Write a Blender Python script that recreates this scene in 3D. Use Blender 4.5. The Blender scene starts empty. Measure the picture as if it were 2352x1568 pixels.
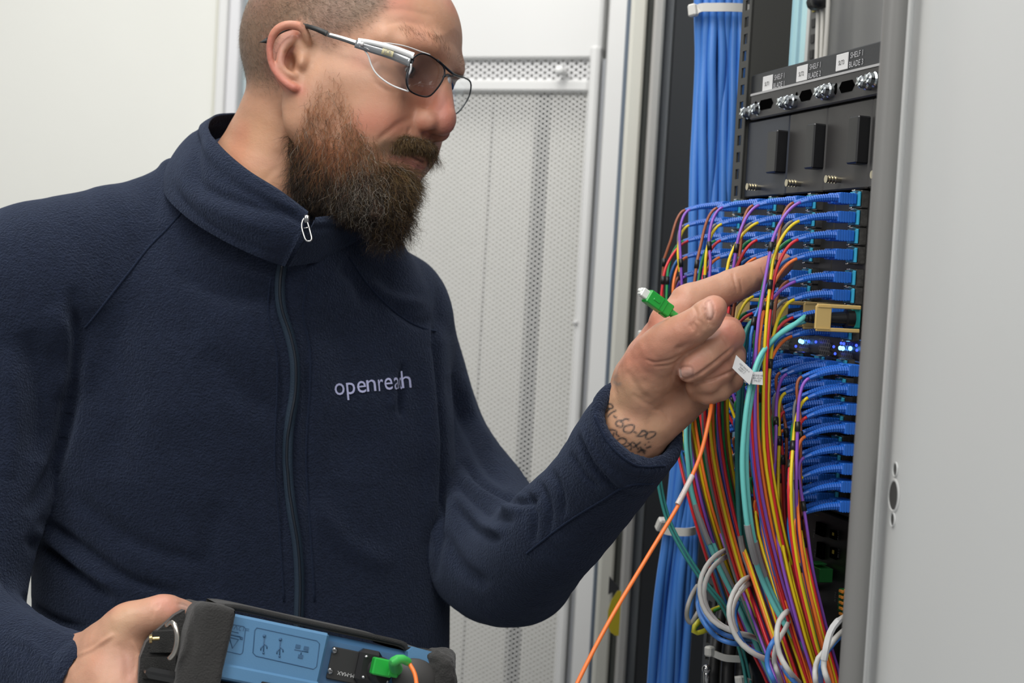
import bpy, bmesh, math, random
import numpy as np
from mathutils import Matrix, Vector
from mathutils.bvhtree import BVHTree
random.seed(7); RNG = np.random.default_rng(7)
SC = bpy.context.scene; COL = SC.collection
# ------------------------------------------------------------------ camera
FPX, CX, CY = 3600.0, 1176.0, 784.0
CAMZ = 1.46
cam_d = bpy.data.cameras.new('camera'); cam = bpy.data.objects.new('camera', cam_d); COL.objects.link(cam)
cam_d.sensor_width = 36.0; cam_d.lens = FPX / 2352 * 36.0
cam.matrix_world = Matrix.Translation((0, 0, CAMZ)) @ Matrix.Rotation(math.radians(90 - 2.6), 4, 'X') @ Matrix.Rotation(math.radians(3.2), 4, 'Z')
cam_d.clip_start = .05
cam_d.dof.use_dof = True; cam_d.dof.focus_distance = 1.25; cam_d.dof.aperture_fstop = 9.5
SC.camera = cam
# ------------------------------------------------------------------ world and light
SC.view_settings.view_transform = 'Standard'; SC.view_settings.look = 'None'
SC.view_settings.gamma = 1.0; SC.view_settings.use_curve_mapping = False
SC.view_settings.exposure = 0.0
SC.cycles.max_bounces = 8; SC.cycles.transparent_max_bounces = 24
SC.cycles.caustics_reflective = False; SC.cycles.caustics_refractive = False
wd = bpy.data.worlds.new('world'); SC.world = wd; wd.use_nodes = True
wd.node_tree.nodes['Background'].inputs[0].default_value = (.93, .96, 1, 1)
wd.node_tree.nodes['Background'].inputs[1].default_value = .27
def area(name, loc, target, sx, sy, power, col=(1, 1, 1)):
    d = bpy.data.lights.new(name, 'AREA'); d.shape = 'RECTANGLE'; d.size = sx; d.size_y = sy; d.energy = power; d.color = col
    o = bpy.data.objects.new(name, d); COL.objects.link(o); o.location = loc
    o.rotation_euler = (Vector(target) - Vector(loc)).to_track_quat('-Z', 'Y').to_euler()
    return o
area('ceiling_light', (-.35, .95, 2.75), (-.3, 1.15, 0), .35, 1.6, 17, (1, .985, .95))
area('ceiling_light', (-1.3, -.2, 2.75), (-.5, 1.2, 1.0), .6, 1.6, 25, (1, .985, .95))
area('ceiling_light', (.35, -.4, 2.75), (.2, 1.2, 1.0), .5, 1.6, 18, (1, .985, .96))
area('ceiling_light', (-.35, 2.0, 2.32), (-.3, 2.35, 1.5), 2.0, .25, 8, (1, .985, .95))
# ------------------------------------------------------------------ frames
CAMR = np.array(cam.matrix_world)[:3, :3]; CAMT = np.array(cam.matrix_world)[:3, 3]
def C(px, py, d):                       # pixel + depth -> camera frame (x right, y down, z depth)
    return np.array([(px - CX) / FPX * d, (py - CY) / FPX * d, d], float)
def toW(p):                             # camera frame -> world
    p = np.atleast_2d(p); return (p * np.array([1, -1, -1])) @ CAMR.T + CAMT
def W(px, py, d): return toW(C(px, py, d))[0]
def fromW(p):
    p = np.atleast_2d(p); return ((p - CAMT) @ CAMR) * np.array([1, -1, -1])
def pix(pc):                            # camera frame -> pixels
    pc = np.atleast_2d(pc); return pc[:, :2] / pc[:, 2:3] * FPX + np.array([CX, CY])
# ------------------------------------------------------------------ materials
MATS = {}
def mat(name, col=(.5, .5, .5), rough=.5, metal=0.0, spec=.5, **k):
    if name in MATS: return MATS[name]
    m = bpy.data.materials.new(name); m.use_nodes = True; MATS[name] = m
    nt = m.node_tree; b = nt.nodes['Principled BSDF']
    def S(key, v): b.inputs[key].default_value = v
    S('Base Color', (*col, 1)); S('Roughness', rough); S('Metallic', metal); S('Specular IOR Level', spec)
    if 'sheen' in k: S('Sheen Weight', k['sheen']); S('Sheen Roughness', .5); S('Sheen Tint', (*k.get('sheen_tint', (1, 1, 1)), 1))
    if 'sss' in k:
        S('Subsurface Weight', k['sss']); S('Subsurface Radius', (1, .35, .18)); S('Subsurface Scale', k.get('sss_scale', .006))
    if 'trans' in k: S('Transmission Weight', k['trans']); S('IOR', k.get('ior', 1.45))
    if 'coat' in k: S('Coat Weight', k['coat'])
    if 'emit' in k: S('Emission Color', (*k['emit'], 1)); S('Emission Strength', k.get('estr', 1))
    L = nt.links.new; base = None
    if k.get('vcol'):
        a = nt.nodes.new('ShaderNodeAttribute'); a.attribute_name = 'Col'; base = a.outputs['Color']
    tc = nt.nodes.new('ShaderNodeTexCoord')
    if 'var' in k:                       # colour variation: (scale, amount)
        n = nt.nodes.new('ShaderNodeTexNoise'); n.inputs['Scale'].default_value = k['var'][0]; n.inputs['Detail'].default_value = 4
        L(tc.outputs['Object'], n.inputs['Vector'])
        mr = nt.nodes.new('ShaderNodeMapRange'); mr.inputs[1].default_value = .3; mr.inputs[2].default_value = .7
        mr.inputs[3].default_value = 1 - k['var'][1]; mr.inputs[4].default_value = 1 + k['var'][1]
        L(n.outputs[0], mr.inputs[0])
        mx = nt.nodes.new('ShaderNodeMix'); mx.data_type = 'RGBA'; mx.blend_type = 'MULTIPLY'; mx.inputs[0].default_value = 1
        if base is not None: L(base, mx.inputs[6])
        else: mx.inputs[6].default_value = (*col, 1)
        cmb = nt.nodes.new('ShaderNodeCombineColor')
        for i in range(3): L(mr.outputs[0], cmb.inputs[i])
        L(cmb.outputs[0], mx.inputs[7]); base = mx.outputs[2]
    if base is not None: L(base, b.inputs['Base Color'])
    prev = None
    for (sc, st, dist) in k.get('bumps', []):
        n = nt.nodes.new('ShaderNodeTexNoise'); n.inputs['Scale'].default_value = sc; n.inputs['Detail'].default_value = 3
        L(tc.outputs['Object'], n.inputs['Vector'])
        bp = nt.nodes.new('ShaderNodeBump'); bp.inputs['Strength'].default_value = st; bp.inputs['Distance'].default_value = dist
        L(n.outputs[0], bp.inputs['Height'])
        if prev is not None: L(prev, bp.inputs['Normal'])
        prev = bp.outputs[0]
    if prev is not None: L(prev, b.inputs['Normal'])
    return m
# ------------------------------------------------------------------ objects
def tag(o, label=None, cat=None, group=None, kind=None):
    if label: o['label'] = label
    if cat: o['category'] = cat
    if group: o['group'] = group
    if kind: o['kind'] = kind
    return o
def empty(name, loc, label, cat, group=None, kind=None):
    o = bpy.data.objects.new(name, None); COL.objects.link(o); o.location = Vector(loc); o.empty_display_size = .02
    bpy.context.view_layer.update() if False else None
    return tag(o, label, cat, group, kind)
def link(name, me, m, parent=None, smooth=True):
    """world-space mesh -> object; when parented the world position is kept; a top-level mesh gets its origin at its own centre"""
    o = bpy.data.objects.new(name, me); COL.objects.link(o)
    if m is not None:
        me.materials.clear()
        for x in (m if isinstance(m, (list, tuple)) else [m]): me.materials.append(x)
    if smooth: me.polygons.foreach_set('use_smooth', [True] * len(me.polygons))
    if parent is not None:
        o.parent = parent
        t = Vector((0, 0, 0)); q = parent
        while q is not None: t += q.location; q = q.parent
        o.location = -t
    return o
def mesh_np(name, V, F, m, parent=None, smooth=True, vcol=None, mi=None):
    """V (n,3) world; F list of arrays (n,4) or (n,3)"""
    me = bpy.data.meshes.new(name)
    Fs = F if isinstance(F, list) and len(F) and isinstance(F[0], np.ndarray) and F[0].ndim == 2 else [np.asarray(F)]
    me.vertices.add(len(V)); me.vertices.foreach_set('co', np.asarray(V, np.float32).ravel())
    tot = sum(f.size for f in Fs); me.loops.add(tot)
    me.loops.foreach_set('vertex_index', np.concatenate([f.ravel() for f in Fs]).astype(np.int32))
    ls = np.concatenate([np.full(len(f), f.shape[1]) for f in Fs]); me.polygons.add(len(ls))
    me.polygons.foreach_set('loop_start', np.concatenate([[0], np.cumsum(ls)[:-1]]).astype(np.int32))
    if mi is not None: me.polygons.foreach_set('material_index', np.asarray(mi, np.int32))
    me.update(calc_edges=True); me.validate()
    if vcol is not None:
        a = me.color_attributes.new('Col', 'FLOAT_COLOR', 'POINT')
        a.data.foreach_set('color', np.concatenate([vcol, np.ones((len(vcol), 1))], 1).astype(np.float32).ravel())
    return link(name, me, m, parent, smooth)
class MB:
    """collects simple shapes in world space and links them as one mesh object"""
    def __init__(s): s.V = []; s.F3 = []; s.F4 = []; s.n = 0; s.G = []
    def add(s, V, F):
        V = np.asarray(V, float); s.V.append(V)
        for f in F: (s.F4 if len(f) == 4 else s.F3 if len(f) == 3 else s.G).append([i + s.n for i in f])
        s.n += len(V); return s
    def box(s, c, ax, h, bev=0.0):
        """centre c, axes (3 unit rows) and half sizes; bev chamfers all edges"""
        ax = np.asarray(ax, float); c = np.asarray(c, float); h = np.asarray(h, float)
        if bev <= 0:
            V = [c + ax.T @ (h * np.array([x, y, z])) for x in (-1, 1) for y in (-1, 1) for z in (-1, 1)]
            return s.add(V, [(0, 1, 3, 2), (4, 6, 7, 5), (0, 4, 5, 1), (2, 3, 7, 6), (0, 2, 6, 4), (1, 5, 7, 3)])
        bev = min(bev, h.min() * .98)
        V = []; idx = {}
        for x in (-1, 1):
            for y in (-1, 1):
                for z in (-1, 1):
                    for a in range(3):
                        v = np.array([x, y, z], float) * (h - bev); v[a] = (x, y, z)[a] * h[a]
                        idx[(x, y, z, a)] = len(V); V.append(c + ax.T @ v)
        F = []
        for a in range(3):
            b, d = (a + 1) % 3, (a + 2) % 3
            for sg in (-1, 1):
                q = []
                for (u, w) in ((-1, -1), (1, -1), (1, 1), (-1, 1)):
                    t = [0, 0, 0]; t[a] = sg; t[b] = u; t[d] = w; q.append(idx[(*t, a)])
                F.append(tuple(q if sg > 0 else q[::-1]))
            for u in (-1, 1):
                for w in (-1, 1):
                    t1 = [0, 0, 0]; t2 = [0, 0, 0]; t1[a] = -1; t2[a] = 1
                    for t in (t1, t2): t[b] = u; t[d] = w
                    q = (idx[(*t1, b)], idx[(*t1, d)], idx[(*t2, d)], idx[(*t2, b)])
                    F.append(q if u * w < 0 else q[::-1])
        for x in (-1, 1):
            for y in (-1, 1):
                for z in (-1, 1):
                    q = (idx[(x, y, z, 0)], idx[(x, y, z, 1)], idx[(x, y, z, 2)])
                    F.append(q if x * y * z > 0 else q[::-1])
        return s.add(V, F)
    def tube(s, P, r, n=8, cap=True, flat=None):
        P = np.asarray(P, float); m = len(P); r = np.broadcast_to(np.asarray(r, float), (m,))
        T = np.gradient(P, axis=0); T /= np.linalg.norm(T, axis=1, keepdims=True) + 1e-12
        u = np.cross(T[0], [0, 0, 1.]); 
        if np.linalg.norm(u) < .1: u = np.cross(T[0], [0, 1., 0])
        u /= np.linalg.norm(u); V = []
        a = np.linspace(0, 2 * np.pi, n, endpoint=False)
        for i in range(m):
            u = u - T[i] * (u @ T[i]); u /= np.linalg.norm(u) + 1e-12; w = np.cross(T[i], u)
            V.append(P[i] + r[i] * (np.cos(a)[:, None] * u + np.sin(a)[:, None] * w * (flat or 1)))
        V = np.concatenate(V); F = []
        for i in range(m - 1):
            for j in range(n):
                k = (j + 1) % n; F.append((i * n + j, i * n + k, (i + 1) * n + k, (i + 1) * n + j))
        if cap: F.append(tuple(range(n))[::-1]); F.append(tuple(range((m - 1) * n, m * n)))
        return s.add(V, F)
    def cyl(s, a, b, r, n=16, r2=None): return s.tube([a, b], [r, r if r2 is None else r2], n)
    def ball(s, c, r, n=10, ax=None):
        c = np.asarray(c, float); r = np.broadcast_to(np.asarray(r, float), (3,)); V = []; F = []
        A = np.eye(3) if ax is None else np.asarray(ax)
        for i in range(n + 1):
            t = np.pi * i / n
            for j in range(2 * n):
                p = np.pi * j / n; V.append(c + A.T @ (r * np.array([np.sin(t) * np.cos(p), np.sin(t) * np.sin(p), np.cos(t)])))
        for i in range(n):
            for j in range(2 * n):
                k = (j + 1) % (2 * n); F.append((i * 2 * n + j, (i + 1) * 2 * n + j, (i + 1) * 2 * n + k, i * 2 * n + k))
        return s.add(V, F)
    def prism(s, pts2, o, ux, uy, uz, d):
        """polygon pts2 in plane (ux,uy) at o, extruded along uz by d"""
        o = np.asarray(o, float); n = len(pts2)
        V = [o + x * np.asarray(ux) + y * np.asarray(uy) for x, y in pts2] + [o + x * np.asarray(ux) + y * np.asarray(uy) + np.asarray(uz) * d for x, y in pts2]
        F = [tuple(range(n))[::-1], tuple(range(n, 2 * n))] + [(i, (i + 1) % n, n + (i + 1) % n, n + i) for i in range(n)]
        return s.add(V, F)
    def build(s, name, m, parent=None, smooth=False, auto=False):
        me = bpy.data.meshes.new(name); V = np.concatenate(s.V)
        me.from_pydata(V.tolist(), [], s.F4 + s.F3 + s.G); me.update()
        bm = bmesh.new(); bm.from_mesh(me)
        bmesh.ops.recalc_face_normals(bm, faces=bm.faces)
        if auto:
            for e in bm.edges:
                if len(e.link_faces) == 2 and e.calc_face_angle(0) > .6: e.smooth = False
        bm.to_mesh(me); bm.free()
        return link(name, me, m, parent, smooth or auto)
def spl(P, n):
    """Catmull-Rom through P, n samples, even in arc length"""
    P = np.asarray(P, float)
    if len(P) == 2: return P[0] + (P[1] - P[0]) * np.linspace(0, 1, n)[:, None]
    Q = np.vstack([2 * P[0] - P[1], P, 2 * P[-1] - P[-2]]); out = []
    for i in range(1, len(Q) - 2):
        t = np.linspace(0, 1, 12, endpoint=False)[:, None]
        a, b, c, d = Q[i - 1], Q[i], Q[i + 1], Q[i + 2]
        out.append(.5 * ((2 * b) + (-a + c) * t + (2 * a - 5 * b + 4 * c - d) * t ** 2 + (-a + 3 * b - 3 * c + d) * t ** 3))
    out = np.vstack(out + [P[-1:]]); s = np.concatenate([[0], np.cumsum(np.linalg.norm(np.diff(out, axis=0), axis=1))])
    u = np.linspace(0, s[-1], n); return np.stack([np.interp(u, s, out[:, k]) for k in range(out.shape[1])], 1)
def CP(pts): return np.array([C(*p[:3]) for p in pts])
def WP(pts): return toW(CP(pts))
def text_mesh(body, size, font_bold=False, spacing=1.0):
    cu = bpy.data.curves.new('t', 'FONT'); cu.body = body; cu.size = size; cu.space_character = spacing; cu.resolution_u = 3
    if font_bold: cu.offset = size * .012
    o = bpy.data.objects.new('t', cu); COL.objects.link(o); dg = bpy.context.evaluated_depsgraph_get(); dg.update()
    me = o.evaluated_get(dg).to_mesh(); V = np.array([v.co[:] for v in me.vertices]).reshape(-1, 3); F = [tuple(p.vertices) for p in me.polygons]
    o.evaluated_get(dg).to_mesh_clear(); bpy.data.objects.remove(o); bpy.data.curves.remove(cu); return V, F
def text_on(mb, body, size, o, ux, uy, lift=0.0, center=True, spacing=1.0, bold=False):
    V, F = text_mesh(body, size, bold, spacing)
    if not len(V): return
    if center: V[:, 0] -= (V[:, 0].min() + V[:, 0].max()) / 2; V[:, 1] -= (V[:, 1].min() + V[:, 1].max()) / 2
    ux = np.asarray(ux, float); uy = np.asarray(uy, float); nz = np.cross(ux, uy)
    mb.add(np.asarray(o) + V[:, :1] * ux + V[:, 1:2] * uy + nz * lift, F)
# ------------------------------------------------------------------ distance field sculpting
def smin(a, b, k):
    if k <= 0: return np.minimum(a, b)
    h = np.clip(.5 + .5 * (b - a) / k, 0, 1); return b * (1 - h) + a * h - k * h * (1 - h)
class Field:
    def __init__(s, lo, hi, h):
        s.lo = np.asarray(lo, float); s.h = h
        s.n = np.ceil((np.asarray(hi) - s.lo) / h).astype(int) + 1; s.D = np.full(s.n, .05, np.float32)
        s.ax = [(s.lo[i] + h * np.arange(s.n[i])).astype(np.float32) for i in range(3)]
    def win(s, lo, hi):
        a = np.clip(np.floor((lo - s.lo) / s.h).astype(int), 0, s.n); b = np.clip(np.ceil((hi - s.lo) / s.h).astype(int) + 1, 0, s.n)
        if (b <= a).any(): return None, None
        sl = tuple(slice(a[i], b[i]) for i in range(3))
        return sl, (s.ax[0][sl[0]][:, None, None], s.ax[1][sl[1]][None, :, None], s.ax[2][sl[2]][None, None, :])
    def op(s, lo, hi, fn, k, sub=False):
        m = k + 3 * s.h; sl, X = s.win(np.asarray(lo) - m, np.asarray(hi) + m)
        if sl is None: return
        d = fn(*X).astype(np.float32)
        s.D[sl] = -smin(-s.D[sl], d, k) if sub else smin(s.D[sl], d, k)
    def cap(s, a, b, ra, rb=None, k=.01, sub=False):
        a = np.asarray(a, float); b = np.asarray(b, float); rb = ra if rb is None else rb; ab = b - a; q = max(ab @ ab, 1e-12); R = max(ra, rb)
        def fn(x, y, z):
            px, py, pz = x - a[0], y - a[1], z - a[2]
            t = np.clip((px * ab[0] + py * ab[1] + pz * ab[2]) / q, 0, 1)
            return np.sqrt((px - t * ab[0]) ** 2 + (py - t * ab[1]) ** 2 + (pz - t * ab[2]) ** 2) - (ra + (rb - ra) * t)
        s.op(np.minimum(a, b) - R, np.maximum(a, b) + R, fn, k, sub)
    def chain(s, P, R, k=.01, n=0, sub=False):
        P = np.asarray(P, float); R = np.asarray(R, float)
        if n: Q = spl(np.hstack([P, R[:, None]]), n); P, R = Q[:, :3], Q[:, 3]
        for i in range(len(P) - 1): s.cap(P[i], P[i + 1], R[i], R[i + 1], k if i == 0 or not n else min(k, .004), sub)
    def ell(s, c, r, A=None, k=.01, sub=False):
        """A rows = local axes"""
        c = np.asarray(c, float); r = np.asarray(r, float); A = np.eye(3) if A is None else np.asarray(A, float); R = np.sqrt(((A * r[:, None]) ** 2).sum(0))
        def fn(x, y, z):
            px, py, pz = x - c[0], y - c[1], z - c[2]; a = 0; b = 0
            for i in range(3):
                q = (px * A[i, 0] + py * A[i, 1] + pz * A[i, 2]) / r[i]; a = a + q * q; b = b + (q / r[i]) ** 2
            a = np.sqrt(a); return a * (a - 1) / np.sqrt(b + 1e-9)
        s.op(c - R, c + R, fn, k, sub)
    def box(s, c, h, rd, A=None, k=.01, sub=False):
        c = np.asarray(c, float); h = np.asarray(h, float) - rd; A = np.eye(3) if A is None else np.asarray(A, float); R = (np.abs(A) * (h + rd)[:, None]).sum(0)
        def fn(x, y, z):
            px, py, pz = x - c[0], y - c[1], z - c[2]; o = 0; m = None
            for i in range(3):
                q = np.abs(px * A[i, 0] + py * A[i, 1] + pz * A[i, 2]) - h[i]; o = o + np.maximum(q, 0) ** 2; m = q if m is None else np.maximum(m, q)
            return np.sqrt(o) + np.minimum(m, 0) - rd
        s.op(c - R, c + R, fn, k, sub)
    def loft(s, Y, cx, cz, rx, rz, yaw, k=.01, p=2.2, ends=(.0, .0)):
        """elliptic sections stacked along axis 1 (y); yaw in radians"""
        Y = np.asarray(Y, float); c_, s_ = math.cos(yaw), math.sin(yaw)
        def fn(x, y, z):
            g = lambda v: np.interp(y, Y, v)
            px, pz = x - g(cx), z - g(cz); u = px * c_ + pz * s_; w = -px * s_ + pz * c_; a, b = g(rx), g(rz)
            q = (np.abs(u / a) ** p + np.abs(w / b) ** p) ** (1 / p); d = (q - 1) * np.minimum(a, b)
            return np.maximum(d, np.maximum(Y[0] - y, y - Y[-1]))
        R = max(max(rx), max(rz)); s.op([min(cx) - R, Y[0], min(cz) - R], [max(cx) + R, Y[-1], max(cz) + R], fn, k)
    def mesh(s):
        """surface nets -> V, F(quads)"""
        D = s.D; n = D.shape; S = D < 0
        m = S[:-1, :-1, :-1].astype(np.int8)
        offs = [(i, j, k) for i in (0, 1) for j in (0, 1) for k in (0, 1)]; cnt = 0
        for o in offs: cnt = cnt + S[o[0]:n[0] - 1 + o[0], o[1]:n[1] - 1 + o[1], o[2]:n[2] - 1 + o[2]].astype(np.int8)
        act = (cnt > 0) & (cnt < 8); I = np.argwhere(act); idx = np.full(act.shape, -1, np.int32); idx[act] = np.arange(len(I))
        vals = np.stack([D[I[:, 0] + o[0], I[:, 1] + o[1], I[:, 2] + o[2]] for o in offs], 1); O = np.array(offs, float)
        acc = np.zeros((len(I), 3)); c = np.zeros(len(I))
        for a in range(8):
            for b in range(a + 1, 8):
                if abs(O[a] - O[b]).sum() != 1: continue
                va, vb = vals[:, a], vals[:, b]; msk = (va < 0) != (vb < 0); t = np.where(msk, va / np.where(msk, va - vb, 1), 0)
                acc += msk[:, None] * (O[a] + t[:, None] * (O[b] - O[a])); c += msk
        V = s.lo + (I + acc / c[:, None]) * s.h; F = []
        for ax in range(3):
            sh = [slice(None)] * 3; sh2 = list(sh); sh[ax] = slice(0, -1); sh2[ax] = slice(1, None)
            A, B = S[tuple(sh)], S[tuple(sh2)]; E = np.argwhere(A != B); b, d = (ax + 1) % 3, (ax + 2) % 3
            E = E[(E[:, b] > 0) & (E[:, d] > 0) & (E[:, b] < n[b] - 1) & (E[:, d] < n[d] - 1)]
            def at(db, dd): Q = E.copy(); Q[:, b] -= db; Q[:, d] -= dd; return idx[Q[:, 0], Q[:, 1], Q[:, 2]]
            q = np.stack([at(1, 1), at(0, 1), at(0, 0), at(1, 0)], 1); fl = S[E[:, 0], E[:, 1], E[:, 2]]
            q[~fl] = q[~fl][:, ::-1]; F.append(q)
        F = np.concatenate(F); used = np.zeros(len(V), bool); used[F.ravel()] = True; mp = np.cumsum(used) - 1
        return V[used], mp[F]
def vnormals(V, F):
    n = np.cross(V[F[:, 2]] - V[F[:, 0]], V[F[:, 3]] - V[F[:, 1]]); N = np.zeros_like(V)
    for j in range(4): np.add.at(N, F[:, j], n)
    return N / (np.linalg.norm(N, axis=1, keepdims=True) + 1e-12)
def smooth_mesh(V, F, it=2, lam=.5):
    n = len(V); deg = np.zeros(n); E = np.concatenate([F[:, [0, 1]], F[:, [1, 2]], F[:, [2, 3]], F[:, [3, 0]]])
    deg = np.bincount(E[:, 0], minlength=n) + np.bincount(E[:, 1], minlength=n)
    for _ in range(it):
        A = np.stack([np.bincount(E[:, 0], V[E[:, 1], k], n) + np.bincount(E[:, 1], V[E[:, 0], k], n) for k in range(3)], 1)
        V = V + lam * (A / np.maximum(deg, 1)[:, None] - V)
    return V
def segdist(P, poly):
    """distance from points P to polyline, and the parameter 0..1 along it"""
    poly = np.asarray(poly, float); best = np.full(len(P), 1e9); bt = np.zeros(len(P)); m = len(poly) - 1
    for i in range(m):
        a, b = poly[i], poly[i + 1]; ab = b - a; q = max(ab @ ab, 1e-12); t = np.clip(((P - a) @ ab) / q, 0, 1)
        d = np.linalg.norm(P - a - t[:, None] * ab, axis=1); k = d < best; best[k] = d[k]; bt[k] = (i + t[k]) / m
    return best, bt
class Sculpt:
    """mesh in camera frame with normals; grooves and paint are laid along lines found in the photograph, on the side that faces the lens"""
    def __init__(s, V, F): s.V, s.F = V, F; s.upd()
    def upd(s):
        s.N = vnormals(s.V, s.F); s.uv = pix(s.V); v = s.V / np.linalg.norm(s.V, axis=1, keepdims=True); s.face = np.clip(-(s.N * v).sum(1) * 3 + .3, 0, 1); s.off = np.zeros(len(s.V))
    def mask(s, poly, w, z=None, taper=True, closed=False):
        q = np.array([p[:2] for p in poly], float); bb = (s.uv[:, 0] > q[:, 0].min() - 3 * w) & (s.uv[:, 0] < q[:, 0].max() + 3 * w) & (s.uv[:, 1] > q[:, 1].min() - 3 * w) & (s.uv[:, 1] < q[:, 1].max() + 3 * w) & (s.face > 0)
        if z is not None: bb &= (s.V[:, 2] > z[0]) & (s.V[:, 2] < z[1])
        I = np.nonzero(bb)[0]; d, t = segdist(s.uv[I], spl(q, max(4 * len(q), 6)) if len(q) > 2 else q)
        m = np.exp(-(d / w) ** 2) * s.face[I]
        if taper: m = m * np.clip(np.minimum(t, 1 - t) * 5, 0, 1) ** .7
        return I, m
    def groove(s, poly, w, depth, z=None, taper=True):
        I, m = s.mask(poly, w, z, taper); s.off[I] -= m * depth
    def apply(s):
        s.V = s.V + s.N * s.off[:, None]; s.upd()
    def paint(s, col, poly, w, c, amt=1.0, z=None, taper=False):
        I, m = s.mask(poly, w, z, taper); m = (m * amt)[:, None]; col[I] = col[I] * (1 - m) + np.asarray(c) * m
def smoothstep(a, b, x): t = np.clip((x - a) / (b - a), 0, 1); return t * t * (3 - 2 * t)
def vnoise(P, scale, seed=0):
    """cheap smooth value noise, vectorised"""
    P = P * scale + seed * 17.3; i = np.floor(P).astype(np.int64); f = P - i; f = f * f * (3 - 2 * f); out = 0
    for a in (0, 1):
        for b in (0, 1):
            for c in (0, 1):
                h = ((i[:, 0] + a) * 73856093 ^ (i[:, 1] + b) * 19349663 ^ (i[:, 2] + c) * 83492791) & 0xffff
                h = (h * 2654435761 >> 7) & 0xffff
                out = out + (h / 65535.) * (f[:, 0] if a else 1 - f[:, 0]) * (f[:, 1] if b else 1 - f[:, 1]) * (f[:, 2] if c else 1 - f[:, 2])
    return out * 2 - 1
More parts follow.
